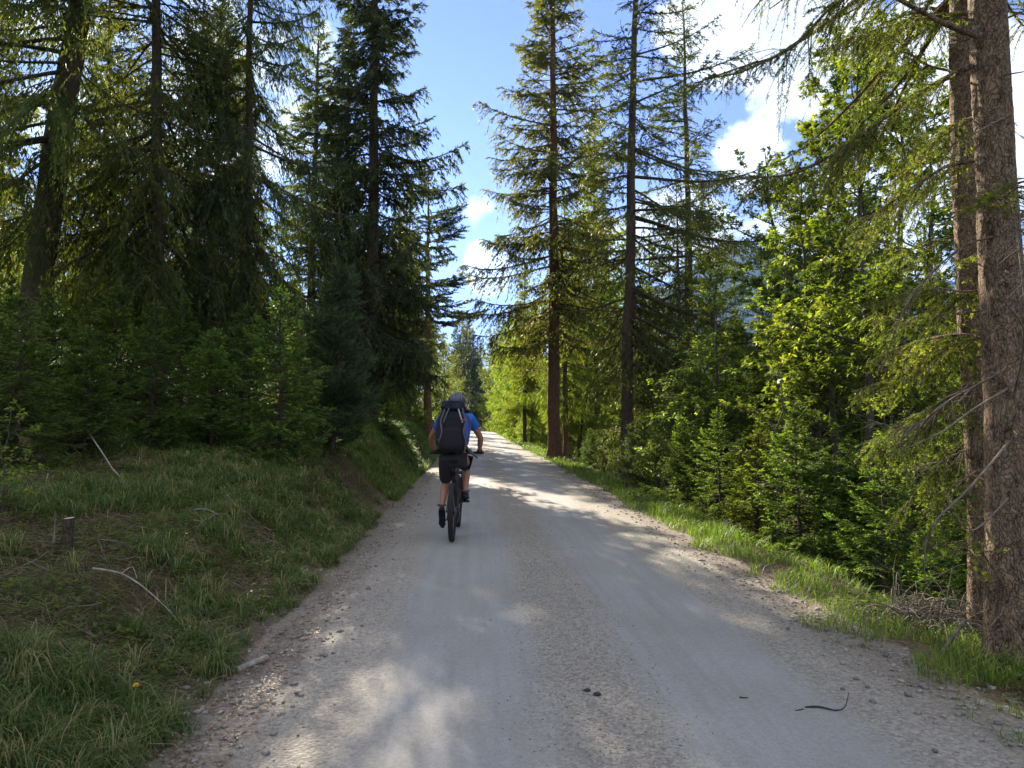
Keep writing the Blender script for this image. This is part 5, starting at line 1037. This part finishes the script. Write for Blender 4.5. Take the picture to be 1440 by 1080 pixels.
for nm, A, T, W_ in (('shoe', AL, (-.145, .315, .205), 0), ('shoe', AR, (.14, .625, .455), 0)):
    d = Vector(T) - Vector(A); heel = Vector(A) - d * .22 + Vector((0, -.01, -.075)); A2 = Vector(A) + (Vector(A) - Vector(T)).normalized() * .0 + Vector((0, 0, .035))
    V, E = chain([(*A2, .047), (*(Vector(A) + Vector((0, .0, -.02))), .050), (*(Vector(T) * .45 + Vector(A) * .55 + Vector((0, 0, -.02))), .046, .036), (*T, .047, .026), (*(Vector(T) + d.normalized() * .05), .034, .02)], [1, (*heel, .036, .034)])
    sh = skinned(nm, V, E, shoe_m, rider)
    s = Soup(); side = np.array([1.0, 0, 0]); dn = np.array(d.normalized()); up_ = np.cross(side, dn); P0 = np.array(heel) - dn * .03; P1 = np.array(T) + dn * .09
    off = -up_ * .034; n, k = 12, 8; t = np.linspace(0, 1, n); w = np.interp(t, [0, .12, .4, .75, 1], [.022, .034, .032, .046, .02]); th = np.linspace(0, 6.283, k, endpoint=False)
    V_ = (P0 + (P1 - P0) * t[:, None])[:, None] + off + side * (w[:, None] * np.cos(th))[..., None] + up_ * (.010 * np.sin(th))[None, :, None]
    idx = np.arange(n * k).reshape(n, k); nx = np.roll(idx, -1, 1); s.add(V_, np.stack([idx[:-1], nx[:-1], nx[1:], idx[1:]], -1)); s.build('sole', black, sh, smooth=True)
    s = Soup(); torus(s, (0, 0, 0), .045, .012, 24, 8); o = s.build('sock', principled('grey_sock', (.07, .07, .08), .9), rider, smooth=True); o.location = A2 + Vector((0, 0, .012)); o.rotation_euler = (0, R_(90), 0)
for sx, Hx, Ex in ((-1, HL, EL), (1, HR, ER)):          # hands closed on the grips
    h = Vector(Hx) + Vector((0, 0, .0)); e = (Vector(Hx) - Vector(Ex)).normalized()
    V, E = chain([(*(h - e * .045), .030), (*h, .040, .026), (*(h + Vector((0, .035, -.004))), .040, .024)]); gl = skinned('glove', V, E, glove_m, rider)
    for k in range(4):
        fx = h.x + sx * (-.030 + .021 * k); L_ = (1.0, 1.08, 1.0, .85)[k]; V, E = chain([(fx, h.y + .025, h.z + .004, .0105), (fx, h.y + .025 + .03 * L_, h.z - .012, .0098), (fx, h.y + .025 + .022 * L_, h.z - .045, .009), (fx, h.y + .005, h.z - .050, .008)])
        skinned('finger', V, E, skin if k < 9 else glove_m, gl, 1)
    V, E = chain([(h.x - sx * .035, h.y - .005, h.z - .005, .012), (h.x - sx * .052, h.y + .015, h.z - .025, .011), (h.x - sx * .045, h.y + .03, h.z - .045, .009)]); skinned('thumb', V, E, skin, gl, 1)
# face (turned away) and ears, hair under the helmet
for sx in (-1, 1):
    V, E = chain([(sx * .082, .60, 1.665, .012, .018), (sx * .088, .595, 1.645, .010, .014)]); skinned('ear', V, E, skin, body, 1)
V, E = chain([(0, .69, 1.665, .012), (0, .705, 1.64, .014)]); skinned('nose', V, E, skin, body, 1)
V, E = chain([(0, .535, 1.62, .055, .03), (0, .53, 1.665, .078, .045)]); skinned('hair', V, E, principled('short_grey_hair', (.06, .05, .045), .9), rider, 1)
def helmet():
    root = thing_part('helmet', rider, (.012, .60, 1.712)); root.rotation_euler = (.1, 0, 0); n, k = 20, 48; ph = np.linspace(.02, 1.72, n); th = np.linspace(0, 6.283, k, endpoint=False); PH, TH = np.meshgrid(ph, th, indexing='ij')
    rib = 1 + .05 * np.cos(TH * 0 + np.arctan2(np.sin(PH) * np.cos(TH), .9) * 14) * (PH < 1.45); x_ = .112 * np.sin(PH) * np.cos(TH) * rib; y_ = .150 * np.sin(PH) * np.sin(TH) * rib; z_ = .105 * np.cos(PH) * rib + .012
    s = Soup(); idx = np.arange(n * k).reshape(n, k); nx = np.roll(idx, -1, 1); s.add(np.stack([x_, y_, z_], -1), np.stack([idx[:-1], idx[1:], nx[1:], nx[:-1]], -1)); s.build('shell', principled('dark_blue_grey_helmet_shell', (.045, .05, .085), .35, coat=.3), root, smooth=True)
    s = Soup()
    for a in (-.6, -.2, .2, .6): tubes(s, path([(.116 * math.sin(a), .14 * math.cos(t) , .112 * math.sin(t) * math.cos(a) + .012) for t in np.linspace(.35, 2.9, 9)], 24), np.full(24, .006), 6)
    s.build('pale_ribs', principled('pale_grey_helmet_trim', (.16, .16, .23), .4), root, smooth=True)
    s = Soup(); tubes(s, path([(.11 * math.cos(a), .145 * math.sin(a), -.002) for a in np.linspace(3.2, 6.2, 12)], 30), np.full(30, .009), 6); s.build('rim_band', principled('black_helmet_rim', (.02, .02, .02), .5), root, smooth=True)
helmet()
# --- backpack on the rider's back
def backpack():
    root = thing('backpack', 'dark navy hiking backpack with grey straps worn by the cyclist', 'backpack', bike.location, .012)
    navy = principled('navy_pack_cloth', (.010, .012, .028), .8, bump=(55, .5), noise=(20, (.018, .02, .042))); blk = principled('black_pack_cloth', (.006, .006, .010), .85, bump=(60, .5)); grey = principled('grey_strap_webbing', (.085, .09, .11), .8, bump=(80, .4)); pale = principled('pale_reflective_trim', (.34, .34, .38), .5); red = principled('red_pack_trim', (.5, .03, .03), .6); blue = principled('blue_side_pocket', (.03, .07, .35), .6)
    def puff(name, c, size, mat, parent=root, tilt=-.42, e=.55, wrink=.02, taper=0):
        n, k = 26, 36; ph = np.linspace(-1.5, 1.5, n); th = np.linspace(0, 6.283, k, endpoint=False); PH, TH = np.meshgrid(ph, th, indexing='ij'); sp = lambda v, e_: np.sign(v) * np.abs(v) ** e_
        x_ = sp(np.cos(PH), e) * sp(np.cos(TH), e); y_ = sp(np.cos(PH), e) * sp(np.sin(TH), e); z_ = sp(np.sin(PH), e); wv = 1 + wrink * 2 * fbm(x_ * 3 + 5 + z_ * 2, y_ * 3 + z_ * 3, 3)
        V = np.stack([x_ * size[0] * wv * (1 - taper * z_), y_ * size[1] * wv, z_ * size[2]], -1); s = Soup(); idx = np.arange(n * k).reshape(n, k); nx = np.roll(idx, -1, 1); s.add(V, np.stack([idx[:-1], nx[:-1], nx[1:], idx[1:]], -1)); o = s.build(name, mat, parent, smooth=True); o.location = c; o.rotation_euler = (tilt, 0, 0); return o
    puff('main_compartment', (-.02, .235, 1.365), (.158, .12, .275), navy, taper=-.08, wrink=.08)
    puff('lower_compartment', (-.015, .115, 1.215), (.166, .12, .165), blk, tilt=-.36)
    puff('front_pocket', (0, .135, 1.40), (.115, .05, .17), blk, wrink=.1)
    lid = puff('lid', (-.01, .30, 1.635), (.148, .13, .068), navy, tilt=-.25, wrink=.12)
    for sx in (-1, 1): puff('side_pocket', (sx * .165 - .012, .22, 1.33), (.045, .08, .19), navy if sx < 0 else blue, e=.7, wrink=.1)
    def strap(name, pts, w, mat, par=root, th=.004):
        P = path(pts, 26); T = nrm(np.gradient(P, axis=0)); out = np.array([0, -1.0, .35]); Nn = nrm(out - T * (T @ out)[:, None]); B = np.cross(T, Nn); ww = w / 2
        V = np.stack([P + B * ww + Nn * th, P - B * ww + Nn * th, P - B * ww - Nn * th, P + B * ww - Nn * th], 1); s = Soup(); m = len(P); idx = np.arange(m * 4).reshape(m, 4); nx = np.roll(idx, -1, 1); s.add(V, np.stack([idx[:-1], nx[:-1], nx[1:], idx[1:]], -1)); return s.build(name, mat, par, smooth=False)
    for sx in (-1, 1):
        strap('compression_strap', [(sx * .10, .215, 1.655), (sx * .125, .155, 1.56), (sx * .155, .095, 1.45), (sx * .135, .03, 1.33), (sx * .165, .02, 1.20), (sx * .150, .02, 1.12)], .020, grey)
        strap('compression_strap', [(sx * .05, .20, 1.64), (sx * .085, .11, 1.54), (sx * .118, .065, 1.44)], .016, pale if sx > 0 else grey)
        strap('shoulder_strap', [(sx * .09, .36, 1.60), (sx * .125, .44, 1.625), (sx * .145, .56, 1.58), (sx * .155, .58, 1.45), (sx * .165, .48, 1.28)], .06, blk, th=.008)
        strap('side_webbing', [(sx * .175, .14, 1.52), (sx * .21, .20, 1.44), (sx * .205, .17, 1.34), (sx * .19, .10, 1.22)], .018, grey)
    strap('hip_belt', [(-.18, .10, 1.10), (-.20, .26, 1.08), (-.14, .42, 1.08), (0, .46, 1.08), (.14, .42, 1.08), (.20, .26, 1.08), (.18, .10, 1.10)], .05, blk, th=.01)
    strap('red_tab', [(.10, .055, 1.47), (.15, .09, 1.475)], .016, red); strap('emblem', [(-.035, .0, 1.33), (.035, .0, 1.33)], .010, pale, th=.002) if False else None
    strap('loose_strap', [(.15, .05, 1.18), (.20, .06, 1.10), (.235, .12, 1.06), (.30, .2, 1.0)], .03, grey)
    s = Soup(); cyl(s, (.165, .22, 1.60), (.185, .24, 1.665), .009, 10); s.build('bottle_tube', pale, root, smooth=True)
    s = Soup(); cyl(s, (-.03, .145, 1.66), (.03, .145, 1.66), .006, 6); s.build('carry_loop', pale, lid, smooth=True)
backpack()
# ---------------------------------------------------------------- the air
def air():
    bm = bmesh.new(); bmesh.ops.create_cube(bm, size=1)
    for v in bm.verts: v.co = Vector((v.co.x * 12000, v.co.y * 14000, -56 if v.co.z < 0 else 1500))
    me = bpy.data.meshes.new('haze'); bm.to_mesh(me); bm.free(); m = bpy.data.materials.new('haze'); m.use_nodes = True; nt = m.node_tree; nt.nodes.clear()
    o = nt.nodes.new('ShaderNodeOutputMaterial'); v = nt.nodes.new('ShaderNodeVolumePrincipled'); nt.links.new(v.outputs[0], o.inputs['Volume'])
    v.inputs['Color'].default_value = (.28, .50, 1, 1); v.inputs['Density'].default_value = .00009; v.inputs['Anisotropy'].default_value = .35
    me.materials.append(m); h = bpy.data.objects.new('haze', me); COL.objects.link(h); tag(h, 'pale blue air haze over the valley', 'haze', kind='stuff')
air()
